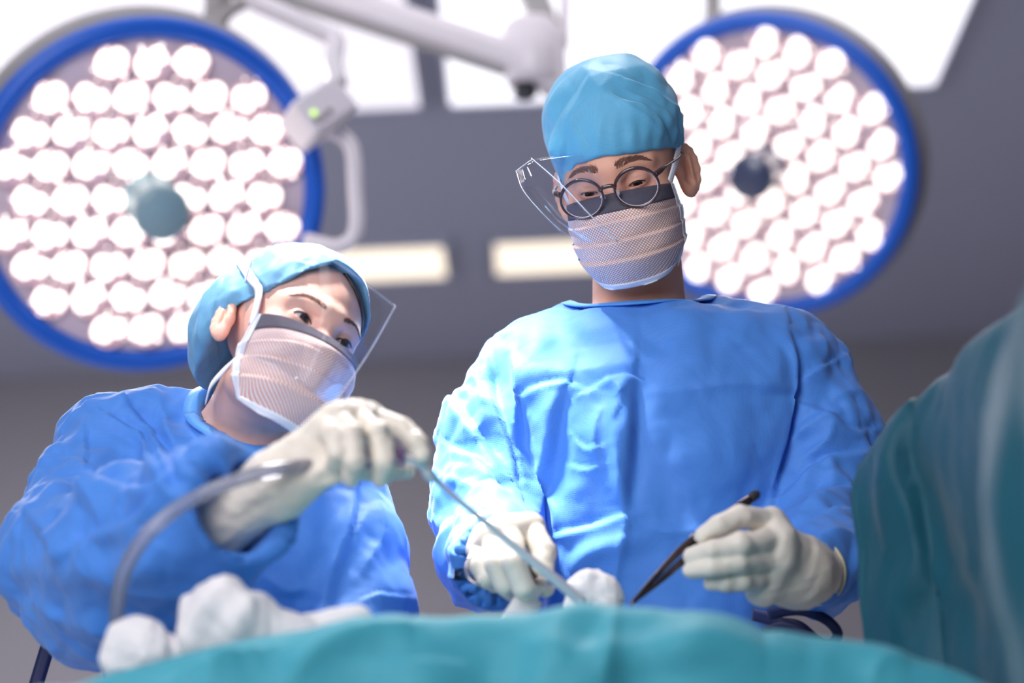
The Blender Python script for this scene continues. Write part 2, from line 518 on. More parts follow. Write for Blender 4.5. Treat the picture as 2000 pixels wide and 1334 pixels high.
STEEL = plain('brushed_steel', (236, 230, 234), .30, .15, noise=.1, scale=200)
RSTEEL = plain('polished_steel', (196, 190, 194), .2, .95, noise=.1, scale=200)
DSTEEL = plain('dark_steel', (120, 104, 100), .26, 1.0, noise=.2, scale=200)
GRIP = milky('mauve_clear_plastic', (190, 150, 190), .6)
TUBING = milky('clear_tubing', (244, 242, 252), .20)
ENAMEL = plain('white_enamel', (226, 218, 222), .3, noise=.02)
GREYP = plain('grey_plastic', (150, 146, 146), .45, noise=.04)
RIMB = plain('blue_rubber_rim', (16, 92, 200), .4, noise=.05)
FACE = plain('lamp_face_plastic', (216, 196, 206), .3, noise=.03, coat=.3)
DARK = plain('dark_grey_plastic', (46, 46, 54), .4, noise=.1)
GLED = emit('green_indicator', (190, 230, 120), 1.2)
HANDLE_T = plain('pale_teal_handle', (136, 166, 176), .35, noise=.05)
HANDLE_B = plain('slate_blue_handle', (70, 78, 108), .25, noise=.2, coat=.5)
LED = emit('led_glow', (255, 244, 236), 2.0)
CHROME = plain('faceted_reflector', (206, 180, 190), .3, .3)
PANEL = emit('ceiling_panel_glow', (252, 250, 255), 1.15)
PANEL_DIM = emit('ceiling_panel_soft_glow', (250, 245, 251), .72)
WARM = emit('warm_panel_glow', (255, 240, 216), 1.15)
WALL = plain('grey_wall_paint', (134, 131, 138), .7, noise=.03, scale=3)
CEIL = plain('blue_grey_ceiling', (168, 170, 190), .6, noise=.03, scale=2)
FRAME = plain('dark_ceiling_frame', (150, 152, 172), .6, noise=.03)
FLOOR = plain('grey_vinyl_floor', (190, 190, 194), .35, noise=.08, scale=8)
BASEB = plain('skirting_vinyl', (100, 102, 110), .5)
INK = plain('faint_blue_print', (110, 104, 190), .6)
BUTTON = plain('grey_buttons', (138, 126, 138), .5)

# ------------------------------------------------------------------ the room
H = 2.9; X0, X1, Y0, Y1 = -4.2, 4.2, -1.6, 8.75
def slab(name, lo, hi, mat):
    lo, hi = np.array(lo, float), np.array(hi, float)
    V, Fc = box((lo + hi) / 2, hi - lo)
    return single(name, V, Fc, mat, kind='structure', smooth=False)
slab('floor', (X0, Y0, -.1), (X1, Y1, 0), FLOOR)
slab('ceiling', (X0, Y0, H), (X1, Y1, H + .1), CEIL)
slab('wall_back', (X0, Y1, 0), (X1, Y1 + .1, H), WALL)
slab('wall_front', (X0, Y0 - .1, 0), (X1, Y0, H), WALL)
slab('wall_left', (X0 - .1, Y0, 0), (X0, Y1, H), WALL)
slab('wall_right', (X1, Y0, 0), (X1 + .1, Y1, H), WALL)
slab('baseboard_back', (X0, Y1 - .015, 0), (X1, Y1, .1), BASEB)
slab('baseboard_left', (X0, Y0, 0), (X0 + .015, Y1 - .02, .1), BASEB)
slab('baseboard_right', (X1 - .015, Y0, 0), (X1, Y1 - .02, .1), BASEB)

def ceiling_panel(x0, x1, y0, y1, label, mat, group):
    c = np.array([(x0 + x1) / 2, (y0 + y1) / 2, H - .03])
    t = Thing('ceiling_light_panel', label, 'ceiling light', c, group)
    V, Fc = box((c[0], c[1], H - .010), (x1 - x0, y1 - y0, .016), bevel=.003)
    t.part('diffuser', V, Fc, mat, smooth=False)
    fr = []
    for a, b in (((x0 - .03, y0 - .03), (x1 + .03, y0)), ((x0 - .03, y1), (x1 + .03, y1 + .03)), ((x0 - .03, y0), (x0, y1)), ((x1, y0), (x1 + .03, y1))):
        fr.append(box(((a[0] + b[0]) / 2, (a[1] + b[1]) / 2, H - .013), (b[0] - a[0], b[1] - a[1], .026)))
    V, Fc = merge(*fr); t.part('frame', V, Fc, FRAME, smooth=False)
G = 'luminous panels set in the ceiling'
ceiling_panel(-1.48, -.215, 4.72, 6.0, 'large white luminous ceiling panel above the left surgical lamp', PANEL_DIM, G)
ceiling_panel(-.135, 1.14, 4.72, 6.0, 'large white luminous ceiling panel above the right surgical lamp', PANEL, G)
ceiling_panel(-1.45, -.205, 7.24, 7.60, 'narrow warm ceiling light strip between left lamp handle and centre gap', WARM, 'warm strips at the back of the ceiling')
ceiling_panel(-.04, 1.20, 7.24, 7.60, 'narrow warm ceiling light strip half hidden behind the man with glasses', WARM, 'warm strips at the back of the ceiling')
ceiling_panel(-1.48, -.215, 3.3, 4.6, 'luminous ceiling panel ahead of the left lamp, out at the top edge', PANEL, G)
ceiling_panel(-.135, 1.14, 3.3, 4.6, 'luminous ceiling panel ahead of the right lamp, out at the top edge', PANEL, G)

# ------------------------------------------------------------------ surgical lamps
def led_mesh(seed):
    """one lens cell: two faceted lobes and small facets around them; returns the cup and the glowing lens"""
    g = np.random.default_rng(seed)
    prof = [(.0, .000), (.026, .0), (.0305, .004), (.0315, .010), (.030, .011), (.028, .005), (.0, .003)]
    rv, rf = lathe(prof, 14)
    parts = []
    for cx, cy, r, hh in ((-.0085, g.uniform(-.004, .004), .0195, .021), (.0155, g.uniform(-.007, .003), .0145, .016)):
        V = np.array([[(cx + r * math.cos(q) * math.cos(p) * (1 + .10 * math.sin(3 * p + seed)), cy + r * 1.12 * math.sin(p) * math.cos(q) * (1 + .08 * math.cos(4 * p)), .004 + hh * math.sin(q)) for q in np.linspace(0, np.pi / 2, 5)] for p in np.linspace(0, 2 * np.pi, 17)])
        v, f = gridmesh(V); parts.append((v, f))
    for i in range(9):
        t = g.uniform(0, 6.28); r = g.uniform(.022, .033); q = g.uniform(.0020, .0040)
        v, f = lathe([(0, q), (q * .8, q * .6), (q, 0)], 6); parts.append((v + (r * math.cos(t), r * math.sin(t), .008), f))
    return (rv, rf), merge(*parts)
LED_CUP, LED_LENS = [], []
for _i in range(3):
    (_rv, _rf), (_lv, _lf) = led_mesh(_i + 5)
    LED_CUP.append(mesh_from('reflector_cup', _rv, _rf, CHROME, False)); LED_LENS.append(mesh_from('led_lens', _lv, _lf, LED, True))

def surgical_lamp(center, n, R, spin, label, handle_mat, name_handle, tilt_up, seed, pitch):
    c = np.array(center); B = basis(n)
    ca, sa = math.cos(spin), math.sin(spin)
    B = B @ np.array([[ca, -sa, 0], [sa, ca, 0], [0, 0, 1]])
    t = Thing('surgical_lamp', label, 'surgical lamp', c)
    W = lambda V: np.asarray(V, float) @ B.T + c
    v, f = lathe([(0, -.10), (R * .80, -.10), (R * .98, -.088), (R * 1.045, -.068), (R * 1.045, -.030), (R * .98, -.012), (R * .95, -.004), (0, -.004)][::-1][::-1], 72)
    t.part('housing', W(v), f, GREYP)
    v, f = lathe([(0, .004), (R * .93, .004), (R * .93, -.004), (0, -.004)][::-1], 72)
    t.part('face_plate', W(v), f, FACE, smooth=False)
    a = np.linspace(0, 2 * np.pi, 73)
    rim = np.stack([R * .965 * np.cos(a), R * .965 * np.sin(a), 0 * a + .004], 1)
    v, f = tube(rim, .019, 14, closed=True, raw=True)
    t.part('rim', W(v), f, RIMB)
    # joints between the segments of the face
    for q in range(6):
        an = q * math.pi / 3 + .26
        Rz = np.array([[math.cos(an), -math.sin(an), 0], [math.sin(an), math.cos(an), 0], [0, 0, 1]])
        v, f = box((R * .85, 0, .0045), (R * .15, .0035, .003))
        t.part('segment_joint', W(v @ Rz.T), f, DARK, smooth=False)
    v, f = lathe([(0, .128), (.038, .127), (.045, .121), (.0465, .108), (.040, .06), (.040, .03), (.046, .012), (.05, .004)], 40)
    t.part(name_handle, W(v), f, handle_mat, label='round sterile handle in the middle of the lamp')
    g = np.random.default_rng(seed); n_led = 0
    p = pitch
    for i in range(-6, 7):
        for j in range(-6, 7):
            x = p * (i + j * .5); y = p * j * .866; r = math.hypot(x, y)
            if r < .066 or r > R * .85: continue
            an = g.uniform(-.5, .5) + .3
            Rz = Matrix.Rotation(an, 4, 'Z'); loc = B @ np.array([x, y, .005])
            Bm = Matrix([[*B[q], 0] for q in range(3)] + [[0, 0, 0, 1]])
            o = bpy.data.objects.new('reflector_cup', LED_CUP[n_led % 3]); SC.collection.objects.link(o); o.parent = t.o
            o.matrix_local = Matrix.Translation(Vector(loc)) @ Bm @ Rz
            o2 = bpy.data.objects.new('led_lens', LED_LENS[n_led % 3]); SC.collection.objects.link(o2); o2.parent = o
            n_led += 1
    return t, B, c, W

view = lambda c: (CAM - c) / np.linalg.norm(CAM - c)
cL = P(289, 384, 3.88); nL = view(cL) - .26 * UP + .22 * RT
cR = P(1495, 325, 4.62); nR = view(cR) - .20 * UP - .27 * RT
LL, BL, _, WL = surgical_lamp(cL, nL, .300, .1, 'round surgical lamp with blue rim and pale teal centre at upper left', HANDLE_T, 'sterile_handle', 0, 3, .0665)
LR, BR, _, WR = surgical_lamp(cR, nR, .304, .55, 'round surgical lamp with blue rim behind the bespectacled man', HANDLE_B, 'sterile_handle', 0, 9, .0705)
for Lx, cx, nx in ((LL, cL, nL), (LR, cR, nR)):
    nn = nx / np.linalg.norm(nx)
    q = cx + nn * .12
    light('surgical_lamp_beam', 'SPOT', q, (-.08, 2.55, 1.05), 130, (1, .96, .92), .2, 25, .7)

# left lamp: control box, steering handle and yoke
def plate_box(t, name, quad, depth, mat, Yv, parent=None, bevel=.006):
    """bevelled box whose front face runs through four points"""
    a, b, d, e = quad
    x = (b - a + d - e) / 2; y = (e - a + d - b) / 2; lx, ly = np.linalg.norm(x), np.linalg.norm(y)
    x /= lx; z = np.cross(x, y / ly); z /= np.linalg.norm(z); y2 = np.cross(z, x)
    if z @ (CAM - a) < 0: z = -z; x = -x
    R = np.stack([x, y2, z], 1)
    c = (a + b + d + e) / 4 - z * depth / 2
    V, Fc = box(c, (lx, ly, depth), R, bevel)
    return t.part(name, V, Fc, mat, parent, smooth=False), R, c + z * depth / 2
bx, Rb, cb = plate_box(LL, 'control_box', [P(584, 195, 3.76), P(664, 138, 3.80), P(694, 212, 3.80), P(608, 264, 3.76)], .085, ENAMEL, 0)
for i, (x, y, mt, nm) in enumerate([(612, 222, GLED, 'indicator_light'), (617, 236, BUTTON, 'button'), (633, 226, BUTTON, 'button'), (648, 212, BUTTON, 'button')]):
    p = P(x, y, 3.77); p = p - Rb[:, 2] * ((p - cb) @ Rb[:, 2]) + Rb[:, 2] * .001
    v, f = lathe([(0, .002), (.005, .0015), (.0065, 0)], 12); LL.part(nm, v @ Rb.T + p, f, mt, bx)
nk = cL + BL @ np.array([0, 0, 0])
v, f = tube([P(545, 232, 3.90), P(575, 218, 3.905), P(612, 200, 3.91)], [.021, .023, .023], 16); LL.part('box_neck', v, f, ENAMEL)
v, f = tube([P(640, 255, 3.86), P(672, 268, 3.86), P(690, 300, 3.86), P(694, 370, 3.86), P(697, 430, 3.86), P(688, 466, 3.86), P(655, 482, 3.87), P(600, 470, 3.9)], .0135, 14, 60)
LL.part('steering_handle', v, f, ENAMEL)
v, f = tube([P(660, 165, 3.94), P(652, 120, 3.96), P(655, 78, 3.98), P(630, 62, 3.99), P(560, 30, 4.0), P(490, -2, 4.02), P(440, -40, 4.04)], .017, 14, 60)
LL.part('yoke_arm', v, f, ENAMEL)
v, f = tube([P(418, 55, 4.05), P(424, 20, 4.05), P(430, -60, 4.05)], .024, 14); LL.part('pivot_post', v, f, GREYP)
v, f = tube([P(425, 48, 4.02), P(450, 20, 4.02), P(500, -6, 4.02)], .012, 10); LL.part('brace', v, f, GREYP)
# printed data patch on each face
def print_patch(t, W, x, y, ang, wd, ht):
    parts = []; g = np.random.default_rng(2); ca, sa = math.cos(ang), math.sin(ang)
    for row, (n, s) in enumerate(((7, 1.0), (9, .55))):
        for k in range(n):
            u = -wd / 2 + wd * (k + .5) / n; q = -row * ht * 1.5
            parts.append(box((x + u * ca - q * sa, y + u * sa + q * ca, .0048), (wd / n * .6, ht * s * g.uniform(.6, 1), .0012), np.array([[ca, -sa, 0], [sa, ca, 0], [0, 0, 1]])))
    v, f = merge(*parts); t.part('printed_label', W(v), f, INK, smooth=False, label='row of faint illegible blue print')
def face_xy(t, B, c, px, py):
    d = P(px, py, 4.0) - CAM; nn = B[:, 2]; s = ((c - CAM) @ nn) / (d @ nn); q = (CAM + d * s - c) @ B
    return q[0], q[1]
x, y = face_xy(LR, BR, cR, 1697, 268); x2, y2 = face_xy(LR, BR, cR, 1706, 296)
print_patch(LR, WR, x, y, math.atan2(y2 - y, x2 - x), .045, .008)
x, y = face_xy(LL, BL, cL, 8, 268); x2, y2 = face_xy(LL, BL, cL, 20, 240)
print_patch(LL, WL, x, y, math.atan2(y2 - y, x2 - x), .045, .008)
v, f = tube([P(1392, 60, 4.66), P(1392, 20, 4.68), P(1392, -70, 4.72)], .018, 14); LR.part('suspension_post', v, f, GREYP)

# overhead spring arm crossing the top
arm = Thing('ceiling_support_arm', 'white jointed ceiling arm crossing the top between the two lamps', 'ceiling arm', P(1040, 175, 4.35))
A0, A1 = P(380, -90, 4.30), P(1020, 118, 4.35)
ax = (A1 - A0); L = np.linalg.norm(ax); ax /= L; up = UP - ax * (UP @ ax); up /= np.linalg.norm(up)
Rm = np.stack([ax, np.cross(up, ax), up], 1)
v, f = box((A0 + A1) / 2, (L, .07, .062), Rm, .018); bm_ = arm.part('arm_beam', v, f, ENAMEL, smooth=False)
v, f = box((A0 + A1) / 2 - up * .033, (L * .98, .05, .012), Rm, .004); arm.part('under_cover', v, f, GREYP, bm_, smooth=False)
c = P(1040, 112, 4.35)
v, f = lathe([(0, .075), (.045, .072), (.055, .06), (.055, -.045), (.048, -.055), (0, -.057)], 32); arm.part('joint_housing', v + c, f, ENAMEL)
v, f = lathe([(0, -.055), (.023, -.055), (.023, -.078), (.018, -.082), (0, -.082)], 24); arm.part('joint_cap', v + P(1022, 112, 4.35), f, DARK)
v, f = box(P(1078, 120, 4.36), (.055, .07, .13), None, .012); arm.part('joint_knuckle', v, f, ENAMEL, smooth=False)
A0, A1 = P(1085, 100, 4.37), P(1020, -60, 4.45)
ax = (A1 - A0); L = np.linalg.norm(ax); ax /= L; up = RT - ax * (RT @ ax); up /= np.linalg.norm(up); Rm = np.stack([ax, np.cross(up, ax), up], 1)
v, f = box((A0 + A1) / 2, (L, .05, .05), Rm, .01); arm.part('upper_arm', v, f, GREYP, smooth=False)
v, f = tube([P(1100, 90, 4.40), P(1105, -30, 4.45), P(1110, -80, 4.45)], .012, 10); arm.part('rear_post', v, f, ENAMEL)

# ------------------------------------------------------------------ people
def axis(lo, hi, f0, f1, fine, coarse):
    a = np.arange(lo, f0, coarse); b = np.arange(f0, f1, fine); c = np.arange(f1, hi + coarse, coarse)
    return np.concatenate([a[a < f0 - fine * .5], b, c])

class Head:
    def __init__(s, M, c, k): s.M, s.c, s.k = M, np.array(c), k
    def __call__(s, p): return s.c + (np.asarray(p, float) * s.k) @ s.M.T
    def inv(s, V): return ((np.asarray(V, float) - s.c) @ s.M) / s.k

def head_shape(Fd, h, gaze, lid_open, female):
    es = .78 if female else 1.0
    k, M = h.k, h.M
    def E(c, r, kk=.01, cut=False, R=None): Fd.ell(h(c), np.array(r) * k, M if R is None else M @ R, kk * k, cut)
    def Cn(a, b, r1, r2, kk=.01, cut=False): Fd.cone(h(a), h(b), r1 * k, r2 * k, kk * k, cut)
    f = female
    E((0, .012, .045), (.074, .092, .083), .01)
    E((0, -.034, .020), (.064, .058, .068), .03)
    E((0, -.034, -.045), (.054, .052, .066), .03)
    Cn((0, -.074, -.097), (-.046, -.012, -.070), .015, .017, .03); Cn((0, -.074, -.097), (.046, -.012, -.070), .015, .017, .03)
    E((0, -.078, -.098), (.020, .015, .014), .016)
    for sx in (-1, 1):
        E((sx * .044, -.058, -.028), (.021, .020, .017), .03)
        E((sx * .034, -.088, .004), (.0165, .012, .0115), .014, True)
        Cn((sx * .011, -.0885, .0225), (sx * .046, -.0705, .023), .0070 if f else .0085, .006, .016)
    nb = .0045 if f else 0
    Cn((0, -.0855 + nb, .024), (0, -.0935 + nb, -.010), .0065, .0072, .018); Cn((0, -.0935 + nb, -.010), (0, -.106, -.036), .0072, .0105, .012)
    for sx in (-1, 1): E((sx * .012, -.100, -.040), (.008, .010, .007), .008)
    E((0, -.092, -.068), (.022, .012, .009), .01); E((0, -.090, -.079), (.018, .012, .007), .008)
    for sx in (-1, 1):                                            # eyelids closing over the eyeball
        e = np.array([sx * .031, -.0745, .003])
        E(e, (.0152, .0142, .0138), .005)
        up_ = lid_open[0 if sx < 0 else 1]
        tilt = math.radians(9 if f else 6) * sx
        Rt = np.array([[math.cos(tilt), 0, -math.sin(tilt)], [0, 1, 0], [math.sin(tilt), 0, math.cos(tilt)]])
        E(e + (sx * .0004, -.0125, gaze), (.0128, .0095, up_), .0012, True, Rt)
        E(e + (0, -.0170, gaze + up_ + .0050), (.0135, .004, .0012), .004, True, Rt)   # crease of the upper lid
    for sx in (-1, 1):                                            # ears
        a = -(.16 if female else .62) * sx
        Re = np.array([[math.cos(a), -math.sin(a), 0], [math.sin(a), math.cos(a), 0], [0, 0, 1]])
        e = np.array([sx * .080, .016, -.002])
        E(e, (.0075, .019 * es, .031 * es), .008, False, Re); E(e + np.array([0, -.004, -.024]) * es, (.006, .010, .011), .008, False, Re)
        dp = .0115 if female else .0100
        off = Re @ np.array([sx * dp, -.003, .001])
        E(e + off, (.0095, .0125 * es, .0215 * es), .002, True, Re)
        E(e + Re @ np.array([sx * .006, .003, .000]), (.0022, .0030, .016 * es), .004, False, Re)
        E(e + Re @ np.array([sx * .001, -.012, -.001]), (.006, .005, .008), .004, False, Re)
        pts = [h(e + Re @ np.array([sx * .0035, .0165 * math.cos(t), .029 * math.sin(t) + .001]) * np.array([1, es, es])) for t in np.linspace(-1.1, 2.9, 9)]
        Fd.chain(pts, [.0036 * k] * 9, .004)

def eye_parts(t, h, sx, look, iris_r=.0062):
    e = np.array([sx * .031, -.0738, .003])
    n = np.array([look[0], -1, look[1]]); n /= np.linalg.norm(n)
    B = h.M @ basis(n)
    v, f = lathe([(0, .0128)] + [(.0128 * math.sin(q), .0128 * math.cos(q)) for q in np.linspace(.12, 3.0, 14)] + [(0, -.0128)], 24)
    eb = t.part('eye', v * h.k @ B.T + h(e), f, EYEW)
    cap = lambda r, lift: [(0, .0128 + lift)] + [(x, math.sqrt(.0128 ** 2 - x * x) + lift) for x in np.linspace(r * .25, r, 5)]
    v, f = lathe(cap(iris_r, .00025), 24); t.part('iris', v * h.k @ B.T + h(e), f, IRIS, eb)
    v, f = lathe(cap(iris_r * .42, .0005), 16); t.part('pupil', v * h.k @ B.T + h(e), f, PUPIL, eb)

def snap(h, Vw, surf, pts, off):
    """put local-space points on the head mesh: nearest vertex along the face's forward axis"""
    L = surf; out = []
    for p in pts:
        d = np.hypot(L[:, 0] - p[0], L[:, 2] - p[2]) + 0.15 * np.maximum(L[:, 1] + .02, 0) * 10
        i = np.argsort(d)[:6]
        out.append((p[0], L[i, 1].mean() - off, p[2]))
    return np.array(out)

def brow(t, h, surf, pts, w0, w1, n=150, seed=1):
    """an eyebrow of many short tapered hairs lying along the skin"""
    p = spline(pts, 24); T = np.gradient(p, axis=0); T /= np.linalg.norm(T, axis=1)[:, None]
    sx = 1 if p[-1, 0] > 0 else -1
    S = np.cross(T, [0, -1, 0]) * sx; S /= np.linalg.norm(S, axis=1)[:, None]
    if S[12, 2] < 0: S = -S
    g = np.random.default_rng(seed); V, F = [], []
    for i in range(n):
        u = g.uniform(0, .93); q = u * 23; k = int(q); a = q - k; c = p[k] * (1 - a) + p[min(k + 1, 23)] * a
        wd = np.interp(u, [0, .15, .55, 1], [w0 * .7, w0, w0 * .8, w1])
        v0 = g.uniform(-.5, .5); root = c + S[k] * wd * v0
        ln = g.uniform(.0045, .0075) * (1 - .3 * u)
        d = T[k] * (.75 + .3 * u) + S[k] * (.75 * (1 - u) - .9 * v0 * u + g.uniform(-.15, .15)); d /= np.linalg.norm(d)
        pts3 = snap(h, None, surf, [root, root + d * ln * .55, root + d * ln], .0004); pts3[1, 1] -= .0004
        v, f = tube(h(pts3), [.00022 * h.k, .00020 * h.k, .00006], 3, raw=True)
        F += [tuple(x + len(V) * 9 for x in ff) for ff in f]; V.append(v)
    o = t.part('eyebrow', np.concatenate(V), F, BROW); o['kind'] = 'stuff'; return o

def on(V, px, py, off=.001, rad=5.0):
    """point of a built surface seen through a photo pixel, lifted off it a little"""
    x, y = proj(V); d = np.hypot(x - px, y - py); m = np.where(d < rad)[0]
    if not len(m): m = np.argsort(d)[:3]
    z = (V[m] - CAM) @ FW; zz = z.min(); k = m[z < zz + .006]
    Yv = V[k, 1].mean(); p = P(px, py, Yv); return p - FW * off

class MaskShape:
    """pleated mask as a function of t (-1..1 across) and v (0 top .. 1 under the chin)"""
    def __init__(s, mid, side, pleats): s.mid, s.side, s.pl = np.array(mid), np.array(side), pleats
    def __call__(s, t, v, off=0.0):
        vv = np.linspace(0, 1, len(s.mid)); sv = np.linspace(0, 1, len(s.side))
        m = spline(s.mid, 81); sd = spline(s.side, 81); g = np.linspace(0, 1, 81)
        ym, zm = np.interp(v, g, m[:, 0]), np.interp(v, g, m[:, 1])
        xs, ys, zs = (np.interp(v, g, sd[:, i]) for i in range(3))
        pl = np.zeros_like(v * t)
        for p, a in s.pl:
            d = v - p; pl += np.where(d > 0, a * np.exp(-d / .10), -a * .35 * np.exp(d / .02)) * (1 - .5 * t * t)
        c = np.cos(t * np.pi / 2)
        sh = np.abs(c) ** .85
        x = xs * np.sin(t * np.pi / 2) ** 1.0
        y = ys + (ym - ys) * sh; e = 1.5 + .7 * np.clip(v / .25, 0, 1); z = zs + (zm - zs) * (1 - np.abs(t) ** e)
        n = np.stack([np.sin(t * np.pi / 2) * .8, -np.cos(t * np.pi / 2) - .15, 0 * t], -1)
        n /= np.linalg.norm(n, axis=-1, keepdims=True)
        return np.stack([x, y, z], -1) + n * (pl + off + .0012 * np.sin(t * 9 + v * 4) * (v > .2) * np.sin(v * 14))[..., None]
    def patch(s, h, t0, t1, v0, v1, nt, nv, off, th=.0008):
        T, V = np.meshgrid(np.linspace(t0, t1, nt), np.linspace(v0, v1, nv), indexing='ij')
        p = s(T, V, off); w = h(p.reshape(-1, 3)).reshape(p.shape)
        v, q = gridmesh(w)
        du = np.linalg.norm(np.diff(w, axis=0), axis=2).cumsum(0); U = np.vstack([np.zeros((1, nv)), du]); U -= U[nt // 2]
        dv = np.linalg.norm(np.diff(w, axis=1), axis=2).cumsum(1); VV = np.hstack([np.zeros((nt, 1)), dv])
        uv = np.stack([U, VV], -1).reshape(-1, 2)
        v2, q2 = thicken(v, q, nt, nv, -th)
        n1 = vnormals(v, q)
        if (n1 * (v - h((0, 0, -.05)))).sum() < 0: q2 = q2[:, ::-1]
        return v2, q2, np.vstack([uv, uv])

def put_mask(t, h, ms, band=.17):
    v, q, uv = ms.patch(h, -1, 1, 0, 1, 61, 61, 0); mk = t.part('face_mask', v, q, MASK, uv=uv, label='pleated white mask printed with an orange lattice')
    v, q, uv = ms.patch(h, -.985, .985, -.004, band, 49, 8, .0009); t.part('anti_fog_strip', v, q, FOAM, mk, label='dark grey foam strip along the top of the mask')
    for a, b in ((-1.03, -.90), (.90, 1.03)):
        v, q, uv = ms.patch(h, a, b, -.01, 1.01, 7, 41, .0013); t.part('side_binding', v, q, MASK_W, mk)
    v, q, uv = ms.patch(h, -1.0, 1.0, .945, 1.02, 49, 5, .0013); t.part('chin_binding', v, q, MASK_W, mk)
    return mk

def cap(t, name, h, ells, zcut, seed, mat, amp, box_, res=.0026, label=None, extra=()):
    lo, hi = box_
    cs = np.array([h(p) for p in [(x, y, z) for x in (lo[0], hi[0]) for y in (lo[1], hi[1]) for z in (lo[2], hi[2])]])
    a, b = cs.min(0) - .01, cs.max(0) + .01
    Fd = Field(*[np.arange(a[i], b[i], res) for i in range(3)])
    for c, r in ells: Fd.ell(h(c), np.array(r) * h.k, h.M, .035 * h.k)
    def fn(X, Y, Z):
        q = [X - h.c[0], Y - h.c[1], Z - h.c[2]]
        l = [sum(q[j] * h.M[j, i] for j in range(3)) / h.k for i in range(3)]
        return (l[2] - zcut(l[0], l[1])) * .8
    Fd.op(lambda X, Y, Z: fn(X, Y, Z), [-99] * 3, [99] * 3, .004, True)
    V, Q = Fd.mesh(3); N = vnormals(V, Q); l = h.inv(V)
    edge = sm(l[:, 2] - zcut(l[:, 0], l[:, 1]), .0, .02)
    # gathers that run from the brim up and round the crown
    an = np.arctan2(l[:, 1], l[:, 0])
    g = .5 * np.sin(an * 17 + l[:, 2] * 40) + .5 * np.sin(an * 29 - l[:, 2] * 55 + 1)
    D = crumple(V, amp, .06, seed) + amp * .35 * g * sm(-(l[:, 2] - .10), -.02, .06) + strokes(V, N, extra)
    V = V + N * (D * (.35 + .65 * edge))[:, None]
    return t.part(name, V, Q, mat, label=label)

# a gown: elliptical trunk, sleeves and neck opening in one cloth surface
def trunk(rows):
    """rows of (py, left px, right px, Y, half depth); world z from the centre line"""
    out = []
    for py, l, r, Y, b in rows:
        a, c = P(l, py, Y), P(r, py, Y); m = (a + c) / 2
        out.append((m[2], m[0], m[1], abs(c[0] - a[0]) / 2, b))
    return np.array(sorted(out))

def add_trunk(Fd, T, grow=0.0, k=.05, ex=2.5, zlo=None):
    z0, z1 = T[0, 0] if zlo is None else zlo, T[-1, 0]
    def fn(X, Y, Z):
        z = Z[0, 0]
        xc, yc, a, b = (np.interp(z, T[:, 0], T[:, i])[None, None, :] for i in (1, 2, 3, 4))
        a = a + grow; b = b + grow
        sx = np.abs((X - xc) / a) ** ex + np.abs((Y - yc) / b) ** ex
        d = (sx ** (1 / ex) - 1) * np.minimum(a, b) * .95
        return np.maximum(d, np.maximum(Z - z1 - grow, z0 - Z - grow))
    A = T[:, 3].max() + grow
    Fd.op(fn, (T[:, 1].min() - A, (T[:, 2] - T[:, 4]).min() - grow, z0), (T[:, 1].max() + A, (T[:, 2] + T[:, 4]).max() + grow, z1 + .03), k)

def shape_glove(fingers, palm, res=.0016, kf=.0028, cuff=None, seed=0, wr=.0006):
    allp = np.array([p for ch in fingers + palm for p, r in ch]); R = .04
    lo, hi = allp.min(0) - R, allp.max(0) + R
    Fd = Field(*[np.arange(lo[i], hi[i], res) for i in range(3)])
    for ch in palm: Fd.chain([p for p, r in ch], [r for p, r in ch], .014)
    for ch in fingers: Fd.chain([p for p, r in ch], [r for p, r in ch], kf)
    if cuff:
        a, b, r1, r2 = cuff; d = np.array(b) - np.array(a); d /= np.linalg.norm(d)
        Fd.cone(a, np.array(b) + d * .03, r1 - .003, r2 - .002, .003, True); Fd.plane(np.array(b) - d * .001, d)
    V, Q = Fd.mesh(2); N = vnormals(V, Q)
    V = V + N * crumple(V, wr, .022, seed)[:, None]
    return V, Q

def fing(pts, rs): return [(P(*p), r) for p, r in zip(pts, rs)]

# ================================================================== the man
hm = Head(rot(-15, 20, -5.5), P(1218, 357, 2.70), .92)
man = Thing('person', 'person in round tortoiseshell glasses, blue gown and tilted visor, holding dark forceps', 'person', (hm.c[0], 2.76, 0))
TM = trunk([(632, 1098, 1428, 2.775, .088), (660, 1045, 1520, 2.77, .100), (715, 1000, 1562, 2.765, .110), (760, 990, 1558, 2.76, .125), (880, 1012, 1548, 2.75, .128),
            (1000, 1035, 1535, 2.75, .125), (1200, 1035, 1520, 2.75, .122), (1500, 1000, 1545, 2.75, .13), (2300, 960, 1590, 2.75, .15)])
armR = [(P(1050, 730, 2.765), .060), (P(965, 870, 2.75), .062), (P(952, 990, 2.72), .059), (P(955, 1090, 2.63), .052), (P(972, 1098, 2.52), .045)]
armL = [(P(1522, 712, 2.765), .061), (P(1605, 860, 2.75), .064), (P(1600, 1000, 2.72), .060), (P(1600, 1095, 2.62), .053), (P(1616, 1112, 2.545), .040), (P(1590, 1116, 2.505), .029)]
nk0, nk1 = hm((0, .022, -.055)), P(1250, 640, 2.775)

